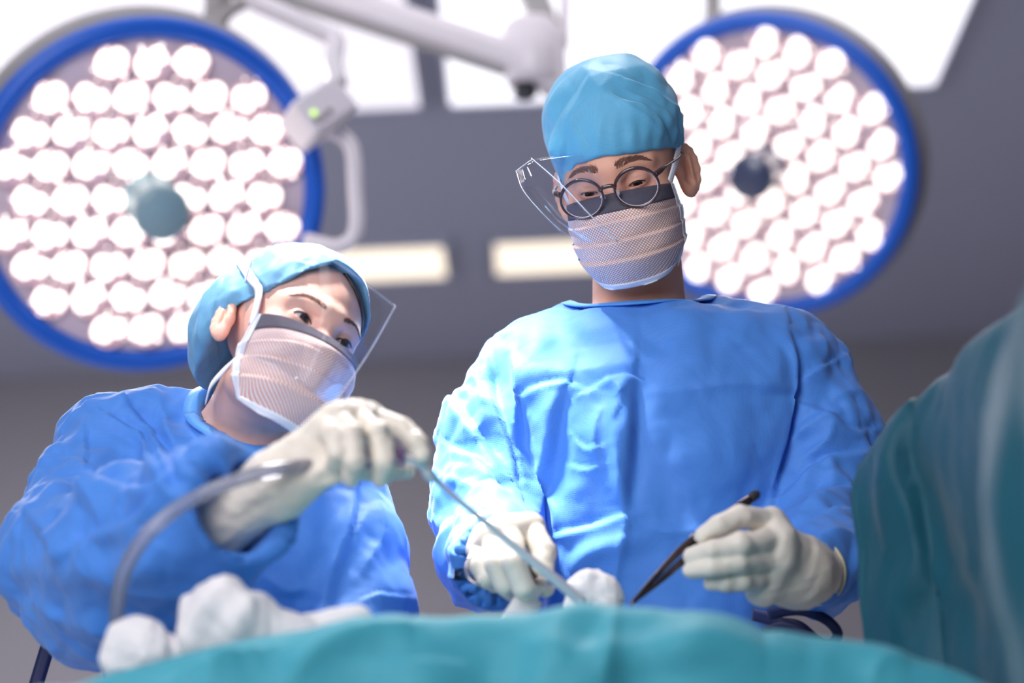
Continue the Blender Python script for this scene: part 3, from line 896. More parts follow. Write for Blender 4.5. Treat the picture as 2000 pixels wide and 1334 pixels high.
def body_mesh(h, nk0, nk1, nr, T, arms, hands, gaze, lids, female, legs):
    hb = np.array([h(p) for p in [(x, y, z) for x in (-.095, .095) for y in (-.125, .11) for z in (-.14, .135)]])
    lo, hi = hb.min(0), hb.max(0)
    allp = np.array([p for a in arms for p, r in a])
    blo = np.minimum(allp.min(0) - .1, [T[:, 1].min() - .3, 2.3, -.02]); bhi = np.maximum(allp.max(0) + .1, [T[:, 1].max() + .3, 2.95, 1])
    Fd = Field(axis(blo[0], bhi[0], lo[0], hi[0], .0014, .012), axis(min(blo[1], lo[1] - .02), bhi[1], lo[1], hi[1], .0015, .012), axis(-.02, hi[2], lo[2], hi[2], .0014, .014))
    T2 = T.copy(); T2[:, 3] *= .86; T2[:, 4] *= .80
    add_trunk(Fd, T2[T2[:, 0] > .55], 0, .03)
    for a in arms: Fd.chain([p for p, r in a[:-1]] + [a[-1][0]], [min(r * .62, .030) for p, r in a[:-1]] + [.020], .03)
    for a, b in hands: Fd.cone(a, b, .022, .017, .02)
    for x in legs:
        Fd.chain([np.array([x, 2.76, .75]), np.array([x, 2.75, .45]), np.array([x, 2.77, .09])], [.085, .06, .045], .05)
        Fd.ell((x, 2.70, .045), (.05, .13, .045), None, .03)
    Fd.cone(nk0, nk1, nr[0], nr[1], .03)
    head_shape(Fd, h, gaze, lids, female)
    V, Q = Fd.mesh(2)
    return V, Q
V, Q = body_mesh(hm, nk0, nk1, (.050, .057), TM, [armR, armL], [], -.0052, (.0026, .0022), False, (TM[0, 1] - .11, TM[0, 1] + .11))
man.part('body', V, Q, SKIN_M)
surf = hm.inv(V); surf = surf[(surf[:, 1] < -.03) & (surf[:, 2] > -.03) & (surf[:, 2] < .09)]
for sx in (-1, 1): eye_parts(man, hm, sx, (.05, -.45))
for sx in (-1, 1):
    brow(man, hm, surf, [(sx * .011, 0, .0235), (sx * .025, 0, .0280), (sx * .040, 0, .0285), (sx * .053, 0, .0225)], .0080, .003, 330, 5 + sx)
    p = snap(hm, None, surf, [(sx * x, 0, z) for x, z in ((.020, -.0025), (.026, .0005), (.032, .0014), (.037, .0009), (.0415, -.0008))], .0010)
    v, f = tube(hm(p), [.0004, .0007, .0008, .0007, .0004], 6, 20); man.part('eyelashes', v, f, LASH)

# gown
lo = (min(TM[:, 1] - TM[:, 3]).min() - .02, 2.38, .26); hi = (1.0, 2.98, 1.62)
def gown_mesh(T, arms, neck, neck_r, lo, hi, res, extra=None, zlo=.28, cuffs=()):
    Fd = Field(np.arange(lo[0], hi[0], res), np.arange(lo[1], hi[1], res), np.concatenate([np.arange(lo[2], .80, .02), np.arange(.80, hi[2], res)]))
    add_trunk(Fd, T, 0, .05, 2.4, zlo)
    for a in arms: Fd.chain([p for p, r in a], [r for p, r in a], .028)
    if extra: extra(Fd)
    for c in cuffs: c(Fd)
    a, b = neck; d = (a - b) / np.linalg.norm(a - b)
    Fd.cone(b - d * .02, a + d * .1, neck_r, neck_r, .004, True)
    return Fd.mesh(2)
lo = (-.14, 2.40, .26); hi = (.48, 2.96, 1.55)
def exM(Fd):
    Fd.cone(P(1120, 655, 2.775), armR[0][0], .036, .060, .04); Fd.cone(P(1400, 640, 2.775), armL[0][0], .036, .058, .04)
def cuffM(Fd):
    a, b = armR[3][0], armR[4][0]; d = (b - a) / np.linalg.norm(b - a); Fd.cone(b - d * .03, b + d * .08, .034, .045, .003, True)
V, Q = gown_mesh(TM, [armR, armL], (nk0, nk1), .072, lo, hi, .0036, exM, cuffs=[cuffM])
N = vnormals(V, Q)
FM = [
 ([(1035, 775), (1075, 752), (1110, 748), (1150, 760)], .006, .012, 'step'), ([(1145, 765), (1185, 742), (1240, 735), (1270, 750)], .006, .012, 'step'),
 ([(1108, 765), (1092, 830), (1080, 900), (1060, 960)], .011, .018, 'step'), ([(1243, 735), (1240, 820), (1236, 900), (1228, 1000)], .013, .024, 'step'),
 ([(1200, 780), (1205, 860), (1212, 930), (1222, 1010)], .005, .010, 'ridge'), ([(1180, 790), (1165, 850), (1172, 930)], .004, .010, 'ridge'),
 ([(1190, 740), (1215, 780), (1195, 830)], .004, .007, 'ridge'), ([(1225, 745), (1205, 790)], .004, .006, 'ridge'),
 ([(1120, 850), (1150, 875), (1185, 868)], .003, .006, 'step'), ([(1110, 905), (1150, 915), (1190, 900)], .0025, .006, 'step'),
 ([(1540, 640), (1548, 720), (1544, 790), (1522, 900), (1512, 1000)], .010, .014, 'step'),
 ([(1250, 770), (1350, 765), (1450, 752), (1535, 766)], .003, .010, 'ridge'), ([(1240, 1028), (1330, 1040), (1430, 1030)], .003, .009, 'ridge'),
 ([(1330, 600), (1345, 680), (1325, 760)], .006, .030, 'soft'), ([(1430, 610), (1450, 690)], .004, .025, 'soft'),
 ([(1500, 600), (1510, 700), (1500, 780)], .006, .026, 'soft'), ([(1000, 690), (1020, 760), (1000, 850), (1018, 950)], .009, .014, 'ridge'),
 ([(962, 690), (968, 780), (990, 860), (1010, 960)], .008, .012, 'step'), ([(1060, 640), (1045, 720), (1020, 800)], .007, .022, 'soft'),
 ([(1060, 960), (1090, 1000), (1085, 1060)], .006, .014, 'ridge'), ([(1075, 1050), (1140, 1030), (1240, 1000)], .005, .012, 'step'),
 ([(1238, 1000), (1215, 1070), (1200, 1150)], .004, .010, 'ridge'), ([(1110, 1120), (1160, 1080), (1240, 1060)], .004, .012, 'soft'),
 ([(1090, 900), (1060, 1000), (1070, 1080)], .006, .014, 'step'), ([(1300, 880), (1400, 900), (1480, 880)], .004, .03, 'soft'),
 ([(895, 790), (930, 840), (985, 930)], .008, .014, 'step'), ([(880, 870), (930, 905), (1000, 985)], .009, .014, 'step'), ([(860, 930), (920, 960), (1015, 1010)], .006, .014, 'ridge'),
 ([(935, 740), (945, 800), (930, 880)], .007, .014, 'ridge'), ([(858, 1010), (930, 1000), (1010, 1040)], .006, .012, 'step'), ([(870, 1120), (930, 1130), (960, 1190)], .006, .012, 'ridge'),
 ([(890, 1040), (900, 1100), (940, 1180)], .006, .012, 'ridge'),
 ([(1540, 785), (1600, 800), (1660, 838), (1700, 835)], .008, .012, 'step'), ([(1550, 745), (1600, 720), (1645, 690)], .004, .005, 'step'), ([(1535, 870), (1590, 830), (1650, 800)], .007, .012, 'ridge'),
 ([(1530, 960), (1600, 905), (1690, 880)], .010, .014, 'step'), ([(1570, 900), (1610, 870), (1625, 830)], .006, .010, 'ridge'), ([(1545, 1010), (1620, 965), (1690, 960)], .008, .012, 'step'),
 ([(1560, 1035), (1630, 1000), (1690, 1005)], .006, .010, 'step'), ([(1590, 1070), (1640, 1050), (1690, 1060)], .006, .011, 'ridge'), ([(1600, 930), (1650, 945), (1670, 985)], .005, .009, 'ridge'),
 ([(1555, 660), (1580, 740), (1570, 800)], .007, .02, 'soft'), ([(1620, 780), (1670, 770)], .004, .01, 'ridge'),
 ([(1120, 600), (1160, 640), (1230, 650), (1330, 640)], .003, .02, 'soft'),
]
sl = sm(np.abs(proj(V)[0] - 1270), 240, 330)
D = crumple(V, .0058, .10, 11, 9) * (.5 + .8 * sl) + crumple(V, .0026, .035, 12, 8) * (.4 + .9 * sl) + strokes(V, N, FM)
V = V + N * D[:, None]
gm = man.part('gown', V, Q, GOWN, label='blue surgical gown with packing creases')

def ring_on(surfV, centre, axis_, r, n, off, a0=0, a1=2 * np.pi):
    """ring of points round an axis, pulled on to the nearest cloth"""
    B = basis(axis_); out = []
    for a in np.linspace(a0, a1, n):
        out.append(centre + B @ np.array([r * math.cos(a), r * math.sin(a), 0]))
    return np.array(out)
def neck_band(t, V, nk0, nk1, r, parent, w_=.020):
    """bound neckline: a doubled strip of cloth round the neck opening"""
    d = (nk0 - nk1) / np.linalg.norm(nk0 - nk1); rel = V - nk1
    hh = rel @ d; rad = np.linalg.norm(rel - hh[:, None] * d, axis=1)
    B = basis(d); an = np.arctan2((rel @ B[:, 1]), (rel @ B[:, 0]))
    rows = []
    for a in np.linspace(-np.pi, np.pi, 73):
        da = np.abs((an - a + np.pi) % (2 * np.pi) - np.pi)
        row = []
        for rr in (r - .001, r + .004, r + w_ * .5, r + w_):
            m = np.where((da < .14) & (np.abs(rad - rr) < .007) & (hh > -.06))[0]
            row.append(np.quantile(hh[m], .85) if len(m) else np.nan)
        rows.append(row)
    Hh = np.array(rows)
    for j in range(4):
        b = np.isnan(Hh[:, j]); i = np.arange(73)
        if b.all(): Hh[:, j] = 0
        elif b.any(): Hh[b, j] = np.interp(i[b], i[~b], Hh[~b, j])
        x = np.concatenate([Hh[-9:-1, j], Hh[:, j], Hh[1:9, j]]); Hh[:, j] = np.convolve(x, np.ones(9) / 9, 'same')[8:-8]
    Hh[:, 0] = np.maximum(Hh[:, 0], Hh[:, 1] - .004)
    G_ = np.zeros((73, 4, 3))
    for i, a in enumerate(np.linspace(-np.pi, np.pi, 73)):
        for j, rr in enumerate((r - .001, r + .004, r + w_ * .5, r + w_)):
            G_[i, j] = nk1 + B @ np.array([rr * math.cos(a), rr * math.sin(a), 0]) + d * (Hh[i, j] + (.0045, .004, .0026, .001)[j])
    v, q = gridmesh(G_); v, q = thicken(v, q, 73, 4, .002)
    st = []
    for i in range(0, 72):
        for u in (.05, .55):
            a0 = G_[i, 2] * (1 - u) + G_[i + 1, 2] * u; a1 = G_[i, 2] * (1 - u - .3) + G_[i + 1, 2] * (u + .3)
            st.append(tube([a0 + d * .0006 - FW * .0004, a1 + d * .0006 - FW * .0004], .00045, 4, 2, raw=False))
    v2, f2 = merge(*st); o = t.part('stitching', v2, f2, MASK_W, parent); o['kind'] = 'stuff'
    return t.part('neck_binding', v, q, GOWN_BAND, parent)
neck_band(man, V, nk0, nk1, .072, gm)
# navy waist ties hanging at his side
for nm, pts, wd in (('waist_tie', [(1500, 1200, 2.58), (1560, 1192, 2.56), (1610, 1208, 2.55), (1636, 1236, 2.55), (1622, 1256, 2.56), (1595, 1250, 2.57), (1560, 1222, 2.57), (1520, 1215, 2.58)], .011),
                    ('waist_tie', [(1490, 1235, 2.58), (1530, 1225, 2.57), (1575, 1240, 2.56), (1600, 1262, 2.55), (1600, 1300, 2.55)], .011),
                    ('waist_tie', [(1470, 1200, 2.60), (1510, 1212, 2.58), (1545, 1235, 2.57), (1556, 1275, 2.57), (1560, 1320, 2.57)], .013)):
    v, q = ribbon([P(*p) for p in pts], wd, -FW, 40); man.part(nm, v, q, TIE, gm)

# cap
cap(man, 'surgical_cap', hm, [((0, .014, .060), (.083, .100, .094)), ((0, -.028, .045), (.068, .0665, .068)), ((.0, .02, .09), (.078, .085, .066))],
    lambda x, y: .040 - .12 * np.maximum(x, 0) - .10 * np.maximum(-x, 0) - .95 * np.maximum(-x - .04, 0) - .3 * np.maximum(y + .02, 0), 21, CAPM, .0036, ((-.11, -.12, -.03), (.11, .14, .19)),
    label='blue disposable cap with gathers',
    extra=[([(1200, 190), (1250, 205), (1290, 240), (1315, 285)], .004, .006, 'step'), ([(1180, 180), (1240, 220), (1300, 270)], .003, .006, 'ridge'),
           ([(1215, 150), (1270, 165), (1310, 200)], .004, .007, 'step'), ([(1110, 260), (1105, 300), (1095, 340)], .003, .006, 'step'), ([(1085, 250), (1090, 320)], .003, .006, 'ridge'),
           ([(1150, 190), (1120, 230), (1130, 290)], .002, .008, 'ridge'), ([(1240, 180), (1290, 210), (1320, 250)], .003, .006, 'step')])
# mask
mm = MaskShape([(-.103, -.006), (-.121, -.034), (-.120, -.062), (-.113, -.095), (-.086, -.127)],
               [(.068, -.046, -.012), (.070, -.040, -.035), (.070, -.034, -.058), (.066, -.036, -.084), (.052, -.040, -.106)], [(.30, .0035), (.52, .004), (.70, .004)])
mkm = put_mask(man, hm, mm, .20)
for sx in (-1, 1):
    p = hm([(sx * .0655, -.049, -.010), (sx * .074, -.030, .010), (sx * .080, -.006, .030), (sx * .083, .020, .050), (sx * .086, .04, .07)])
    v, q = ribbon(p, .009, hm.M @ np.array([sx * 1.0, -.35, .1]), 24); man.part('mask_tie', v, q, MASK_W, mkm)
    p = hm([(sx * .052, -.042, -.112), (sx * .058, -.01, -.095), (sx * .058, .03, -.08)])
    v, q = ribbon(p, .008, hm.M @ np.array([sx * 1.0, -.2, -.3]), 16); man.part('mask_tie', v, q, MASK_W, mkm)
# glasses
gl = hm([(0, -.112, -.001)])[0]
fr = None
def lens_ring(sx, a, r=.0268):
    x = r * 1.02 * math.cos(a); z = r * .90 * math.sin(a)
    return (sx * .0350 + x, -.1215 + .10 * abs(sx * .0350 + x) ** 1.2 * 1.9 - .004 * z / .025, -.0055 + z)
ang = np.linspace(0, 2 * np.pi, 49)
for sx in (-1, 1):
    v, f = tube(hm([lens_ring(sx, a) for a in ang]), .0013 + .0009 * np.maximum(np.sin(ang), 0), 10, closed=True, raw=True)
    o = man.part('eyeglass_frame' if sx < 0 else 'eyeglass_rim', v, f, TORT, fr)
    if fr is None: fr = o; o['label'] = 'round tortoiseshell eyeglasses'
    v, f = tube(hm([np.array(lens_ring(sx, a, .0249)) + (0, .001, 0) for a in ang]), .0006, 6, closed=True, raw=True)
    man.part('inner_rim', v, f, STEEL, fr)
    pts = [lens_ring(sx, a, .0259) for a in ang[:-1]]
    g0 = np.array(pts); cc = g0.mean(0)
    G_ = np.stack([cc + (g0 - cc) * s + np.array([0, -.0012 * (1 - s * s), 0]) for s in np.linspace(.02, 1, 5)], 1)
    G_ = np.concatenate([G_, G_[:1]], 0); v, q = gridmesh(hm(G_.reshape(-1, 3)).reshape(G_.shape))
    man.part('eyeglass_lens', v, q, LENS, fr)
    e = np.array(lens_ring(sx, math.pi / 2 - sx * 1.12, .0281))
    v, f = tube(hm([e, e + (sx * .006, .006, .003), e + (sx * .0105, .018, .006)]), [.0034, .0032, .0022], 10); man.part('end_piece', v, f, TORT, fr)
    v, f = tube(hm([e + (sx * .010, .016, .0055), (sx * .078, -.03, .016), (sx * .081, .012, .020), (sx * .082, .034, .004)]), [.0019, .0016, .0018, .002], 8); man.part('temple_arm', v, f, TORT, fr)
    v, f = tube(hm([(sx * .0115, -.117, -.008), (sx * .0098, -.108, -.006), (sx * .0092, -.106, -.011)]), [.0012, .002, .0018], 8); man.part('nose_pad', v, f, STEEL, fr)
v, f = tube(hm([(-.0108, -.1215, .0005), (-.005, -.123, .0035), (.005, -.123, .0035), (.0108, -.1215, .0005)]), .0024, 10); man.part('bridge', v, f, TORT, fr)

# tilted clear visor: a bent sheet standing off his right temple and folding back across the brow
def sheet(rows, nu, nv):
    """bicubic sheet through rows of points"""
    R_ = np.array([spline(r, nu) for r in rows]); out = np.array([spline(R_[:, i], nv) for i in range(nu)])
    return out
S1 = sheet([[P(1040, 311, 2.58), P(1095, 360, 2.555), P(1150, 418, 2.545), P(1205, 472, 2.555)],
            [P(1024, 322, 2.57), P(1050, 372, 2.545), P(1095, 430, 2.535), P(1160, 475, 2.545)],
            [P(1008, 334, 2.60), P(1022, 372, 2.58), P(1058, 415, 2.57), P(1097, 454, 2.58)]], 30, 12)
v, q = gridmesh(S1); v, q = thicken(v, q, 30, 12, .0004); vis = man.part('visor', v, q, SHIELD, label='clear plastic visor tilted off the mask')
S2 = sheet([[P(1040, 311, 2.58), P(1095, 360, 2.555), P(1150, 418, 2.545), P(1205, 472, 2.555)],
            [P(1092, 303, 2.585), P(1133, 352, 2.56), P(1178, 412, 2.552), P(1212, 472, 2.558)],
            [P(1136, 298, 2.59), P(1162, 350, 2.566), P(1195, 412, 2.557), P(1218, 470, 2.56)]], 30, 12)
v, q = gridmesh(S2); v, q = thicken(v, q, 30, 12, .0004); man.part('visor_fold', v, q, SHIELD, vis)
v, f = tube([P(1038, 309, 2.58), P(1095, 359, 2.554), P(1150, 417, 2.544), P(1206, 473, 2.554)], [.0008, .0012, .0012, .0015], 8, 30, flat=(1, .5)); man.part('visor_edge', v, f, EDGE, vis)
v, f = tube([P(1008, 334, 2.60), P(1022, 372, 2.58), P(1058, 415, 2.57), P(1097, 454, 2.58)], .0005, 6, 24); man.part('visor_edge', v, f, EDGE, vis)
v, f = tube([P(1008, 334, 2.60), P(1024, 322, 2.57), P(1040, 311, 2.58)], .0005, 6, 12); man.part('visor_edge', v, f, EDGE, vis)

# gloves
wr = (P(955, 1062, 2.545), .027)
fB = [fing([(940, 1074, 2.475), (936, 1104, 2.435), (950, 1130, 2.430), (966, 1142, 2.448)], [.0120, .0105, .0098, .0085]),
      fing([(964, 1052, 2.455), (968, 1104, 2.412), (984, 1142, 2.414), (998, 1156, 2.438)], [.0128, .0115, .0105, .0090]),
      fing([(998, 1040, 2.445), (1004, 1102, 2.394), (1022, 1146, 2.398), (1036, 1160, 2.425)], [.0135, .0125, .0115, .0095]),
      fing([(1034, 1032, 2.455), (1064, 1078, 2.425), (1060, 1116, 2.412), (1050, 1142, 2.420)], [.0138, .0122, .0108, .0090]),
      fing([(990, 1085, 2.53), (1030, 1110, 2.485), (1052, 1136, 2.455), (1066, 1150, 2.435)], [.016, .0125, .0110, .0090])]
pB = [[wr, fB[i][0]] for i in range(4)] + [[fB[0][0], fB[1][0]], [fB[1][0], fB[2][0]], [fB[2][0], fB[3][0]], [wr, (P(990, 1082, 2.525), .018)], [wr, (P(985, 1060, 2.49), .02)]]
V, Q = shape_glove(fB, pB, seed=3, kf=.0018); man.part('glove', V, Q, LATEX, label='latex glove clenched round a steel instrument')
wr = (P(1556, 1116, 2.465), .031); ce = (P(1590, 1117, 2.505), .0345)
fC = [fing([(1506, 1022, 2.425), (1448, 1008, 2.392), (1402, 1028, 2.382), (1372, 1046, 2.386)], [.0140, .0118, .0105, .0088]),
      fing([(1520, 1056, 2.412), (1446, 1064, 2.372), (1392, 1077, 2.372), (1350, 1086, 2.386)], [.0142, .0122, .0108, .0090]),
      fing([(1518, 1090, 2.412), (1440, 1098, 2.378), (1388, 1108, 2.374), (1350, 1115, 2.386)], [.0138, .0118, .0105, .0088]),
      fing([(1506, 1122, 2.422), (1450, 1134, 2.395), (1418, 1138, 2.392), (1390, 1139, 2.396)], [.0125, .0105, .0095, .0082]),
      fing([(1530, 1085, 2.47), (1465, 1062, 2.452), (1410, 1054, 2.430), (1362, 1056, 2.416)], [.018, .0135, .0115, .0092])]
pC = [[wr, fC[i][0]] for i in range(4)] + [[fC[0][0], fC[1][0]], [fC[1][0], fC[2][0]], [fC[2][0], fC[3][0]], [wr, (P(1530, 1085, 2.465), .02)], [wr, (P(1490, 1150, 2.435), .019)], [wr, ce]]
V, Q = shape_glove(fC, pC, seed=4, cuff=(P(1575, 1117, 2.49), ce[0], .033, .0345), wr=.0009)
gc = man.part('glove', V, Q, LATEX, label='latex glove with a rolled cuff gripping forceps')
d = (ce[0] - wr[0]) / np.linalg.norm(ce[0] - wr[0]); B = basis(d)
for off, rr, th in ((-.001, .0345, .0016), (-.022, .0335, .0011)):
    ring = [ce[0] + d * off + B @ np.array([rr * math.cos(a), rr * math.sin(a), .002 * math.sin(2 * a)]) for a in np.linspace(0, 2 * np.pi, 41)]
    v, f = tube(ring, th, 8, closed=True, raw=True); man.part('cuff_bead', v, f, LATEX_C, gc)

# ================================================================== the woman
def PW(px, py, Y): return P(px, py, Y + .07)
hw = Head(rot(35, -17, 28), PW(556, 680, 2.50), .905)
woman = Thing('person', 'person in bouffant cap and clear visor leaning forward, right arm raised with suction wand', 'person', (P(490, 1100, 2.67)[0], 2.67, 0))
TW = trunk([(838, 360, 560, 2.67, .055), (880, 250, 640, 2.67, .085), (930, 205, 690, 2.67, .105), (1010, 215, 730, 2.66, .115), (1120, 235, 745, 2.65, .118),
            (1250, 215, 755, 2.65, .12), (1500, 170, 780, 2.66, .13), (2300, 120, 830, 2.67, .15)])
aR = [(PW(235, 868, 2.60), .060), (PW(165, 985, 2.54), .060), (PW(130, 1095, 2.46), .062), (P(270, 1085, 2.39), .075), (P(400, 1020, 2.262), .064), (P(458, 992, 2.215), .056)]
bR = aR[:3] + [(P(270, 1085, 2.37), .045), (P(398, 1036, 2.25), .040), (P(515, 963, 2.22), .02)]
aL = [(PW(655, 985, 2.585), .050), (PW(690, 1090, 2.56), .056), (PW(702, 1200, 2.52), .055), (PW(660, 1290, 2.46), .05)]
nk0w, nk1w = hw((0, .022, -.055)), PW(470, 862, 2.605)
V, Q = body_mesh(hw, nk0w, nk1w, (.046, .050), TW, [bR, aL], [], -.0008, (.0043, .0041), True, (TW[0, 1] - .11, TW[0, 1] + .11))
woman.part('body', V, Q, SKIN_F)
surf = hw.inv(V); surf = surf[(surf[:, 1] < -.03) & (surf[:, 2] > -.03) & (surf[:, 2] < .09)]
for sx in (-1, 1): eye_parts(woman, hw, sx, (.10, -.12), .0068)
for sx in (-1, 1):
    brow(woman, hw, surf, [(sx * .0135, 0, .0205), (sx * .026, 0, .0262), (sx * .040, 0, .0285), (sx * .054, 0, .0225)], .0056, .0015, 260, 8 + sx)
    p = snap(hw, None, surf, [(sx * x, 0, z) for x, z in ((.0185, .0002), (.024, .0048), (.031, .0070), (.038, .0067), (.0445, .0040))], .0007)
    v, f = tube(hw(p), [.0005, .0009, .0011, .0012, .0006], 6, 24); woman.part('eyelashes', v, f, LASH)

lo = (-.62, 2.08, .26); hi = (.02, 2.80, 1.36)
def exW(Fd):
    Fd.cone(PW(420, 835, 2.61), aR[0][0], .045, .056, .04); Fd.cone(PW(540, 880, 2.60), aL[0][0], .045, .048, .04)
    Fd.cone(aR[2][0], PW(200, 1190, 2.42), .06, .055, .04); Fd.cone(PW(200, 1190, 2.42), PW(400, 1110, 2.27), .055, .045, .05)   # slack hanging under the forearm
def cuffW(Fd):
    a, b = aR[4][0], aR[5][0]; d = (b - a) / np.linalg.norm(b - a)
    Fd.cone(b - d * .05, b + d * .10, .040, .058, .003, True); Fd.plane(b + d * .012, d)
V, Q = gown_mesh(TW, [aR, aL], (nk0w, nk1w), .054, lo, hi, .0036, exW, cuffs=[cuffW])
N = vnormals(V, Q)
FWm = [
 ([(250, 785), (300, 850), (345, 920), (362, 965)], .012, .014, 'step'), ([(200, 800), (270, 850), (320, 920), (350, 955)], .009, .012, 'step'), ([(310, 792), (330, 850), (350, 900)], .006, .012, 'ridge'),
 ([(165, 820), (170, 880), (165, 930)], .004, .005, 'step'), ([(40, 1000), (110, 965), (200, 955), (340, 952)], .010, .014, 'step'), ([(75, 960), (160, 930), (260, 935)], .006, .014, 'ridge'),
 ([(60, 1000), (110, 1050), (140, 1100)], .010, .018, 'ridge'), ([(165, 1000), (200, 960), (220, 940)], .006, .010, 'ridge'), ([(150, 1065), (210, 1040), (300, 985), (370, 900)], .010, .018, 'step'),
 ([(180, 960), (210, 1010), (200, 1060)], .007, .014, 'ridge'), ([(20, 1100), (100, 1120), (200, 1140)], .006, .02, 'soft'), ([(70, 1180), (160, 1210), (300, 1240)], .006, .016, 'ridge'),
 ([(150, 1090), (250, 1110), (330, 1090)], .007, .020, 'soft'), ([(420, 1055), (450, 1085), (490, 1095)], .010, .010, 'valley'), ([(380, 900), (430, 905), (470, 935)], .009, .010, 'ridge'),
 ([(360, 895), (375, 940), (410, 975)], .008, .012, 'ridge'), ([(420, 1040), (440, 1000)], .006, .01, 'ridge'), ([(260, 1130), (350, 1150), (440, 1130)], .006, .016, 'ridge'),
 ([(700, 955), (690, 1030), (665, 1120), (640, 1200)], .009, .014, 'step'), ([(712, 1000), (690, 1060), (655, 1140)], .005, .010, 'ridge'), ([(690, 1180), (740, 1160), (800, 1165)], .003, .006, 'step'),
 ([(735, 975), (745, 1050), (700, 1130)], .005, .016, 'ridge'), ([(560, 960), (570, 1050), (560, 1180)], .005, .03, 'soft'), ([(620, 960), (625, 1060), (600, 1180)], .004, .025, 'soft'),
 ([(520, 1130), (560, 1160), (610, 1160)], .004, .010, 'ridge'), ([(385, 810), (420, 870), (430, 900)], .005, .02, 'soft'), ([(320, 840), (345, 870), (380, 860)], .005, .014, 'ridge'),
]
pxv, _ = proj(V)
sl = sm(-pxv, -400, -260)
D = crumple(V, .0058, .10, 31, 9) * (.55 + .9 * sl) + crumple(V, .0026, .035, 32, 8) * (.45 + .8 * sl) + strokes(V, N, FWm)
V = V + N * D[:, None]
gw = woman.part('gown', V, Q, GOWN, label='blue surgical gown with a wide loose sleeve')
neck_band(woman, V, nk0w, nk1w, .054, gw)
v, q = ribbon([PW(585, 845, 2.55), PW(560, 880, 2.545), PW(540, 905, 2.54)], .012, -FW, 16); woman.part('scrub_collar', v, q, DRAPE, label='edge of a teal scrub shirt at the neck')
v, q = ribbon([PW(100, 1240, 2.56), PW(85, 1290, 2.56), PW(70, 1340, 2.56)], .016, -FW, 16); woman.part('waist_tie', v, q, TIE, gw)

capW = cap(woman, 'bouffant_cap', hw, [((0, .014, .055), (.082, .098, .086)), ((0, -.028, .045), (.068, .0665, .068)), ((-.012, .085, .035), (.068, .062, .080)), ((-.02, .075, -.012), (.055, .045, .055)), ((-.070, .045, .028), (.022, .034, .042)), ((.070, .045, .028), (.022, .034, .042))],
    lambda x, y: .095 - 1.0 * np.maximum(-x - .012, 0) - .4 * np.maximum(-x - .045, 0) - 1.2 * np.maximum(x - .037, 0) - 1.25 * np.maximum(y - .015, 0),
    41, CAPF, .0032, ((-.11, -.12, -.12), (.11, .18, .17)), label='pale blue bouffant cap pulled low at the nape',
    extra=[([(470, 500), (520, 560), (540, 590)], .002, .006, 'ridge'), ([(500, 470), (560, 500), (640, 520)], .002, .006, 'step'), ([(440, 540), (420, 620), (430, 700)], .004, .008, 'step'),
           ([(410, 560), (395, 640), (410, 720)], .003, .008, 'ridge'), ([(455, 560), (450, 600), (435, 640)], .003, .007, 'ridge'), ([(470, 590), (530, 565), (600, 545)], .002, .006, 'step')])
# dark hair showing under the cap
def hair(t, h, res=.0022):
    cs = np.array([h(p) for p in [(x, y, z) for x in (-.09, .09) for y in (-.11, .12) for z in (-.06, .15)]]); a, b = cs.min(0), cs.max(0)
    Fd = Field(*[np.arange(a[i], b[i], res) for i in range(3)])
    Fd.ell(h((0, .012, .047)), np.array((.0772, .0955, .085)) * h.k, h.M, .01); Fd.ell(h((0, -.030, .026)), np.array((.0655, .0612, .069)) * h.k, h.M, .03 * h.k)
    zc = lambda x, y: .102 - .95 * np.maximum(x, 0) - .5 * np.maximum(-x - .02, 0) - .6 * np.maximum(y + .04, 0)
    def fn(X, Y, Z):
        q = [X - h.c[0], Y - h.c[1], Z - h.c[2]]; l = [sum(q[j] * h.M[j, i] for j in range(3)) / h.k for i in range(3)]
        return (l[2] - zc(l[0], l[1])) * .8
    Fd.op(fn, [-99] * 3, [99] * 3, .003, True)
    V, Q = Fd.mesh(2); return t.part('hair', V, Q, HAIR, label='black hair drawn back under the cap')
hair(woman, hw)
mw = MaskShape([(-.106, -.013), (-.122, -.036), (-.123, -.068), (-.114, -.102), (-.082, -.134)],
               [(.071, -.044, -.007), (.072, -.036, -.040), (.071, -.030, -.062), (.066, -.032, -.088), (.052, -.038, -.112)], [(.32, .003), (.53, .0045), (.72, .0045)])
mkw = put_mask(woman, hw, mw, .17)
for sx in (-1, 1):
    p = hw([(sx * .0715, -.043, -.018), (sx * .080, -.015, .030), (sx * .086, .010, .065), (sx * .084, .04, .095)])
    if sx < 0:
        cv = np.array([x.co[:] for x in capW.data.vertices]) + woman.loc
        p = np.array([hw((-.0715, -.044, -.020)), P(506, 572, hw((-.074, -.034, 0))[1]), on(cv, 492, 545, .003), on(cv, 476, 520, .003), on(cv, 467, 503, .003)])
    v, q = ribbon(p, .010, hw.M @ np.array([sx * 1.0, -.25, .15]), 30); woman.part('mask_tie', v, q, MASK_W, mkw)
    p = hw([(sx * .069, -.028, -.062), (sx * .066, .0, -.072), (sx * .060, .03, -.080), (sx * .045, .06, -.088)])
    v, q = ribbon(p, [.004, .009, .009, .009], hw.M @ np.array([sx * 1.0, -.1, -.1]), 20); woman.part('mask_tie', v, q, MASK_W, mkw)
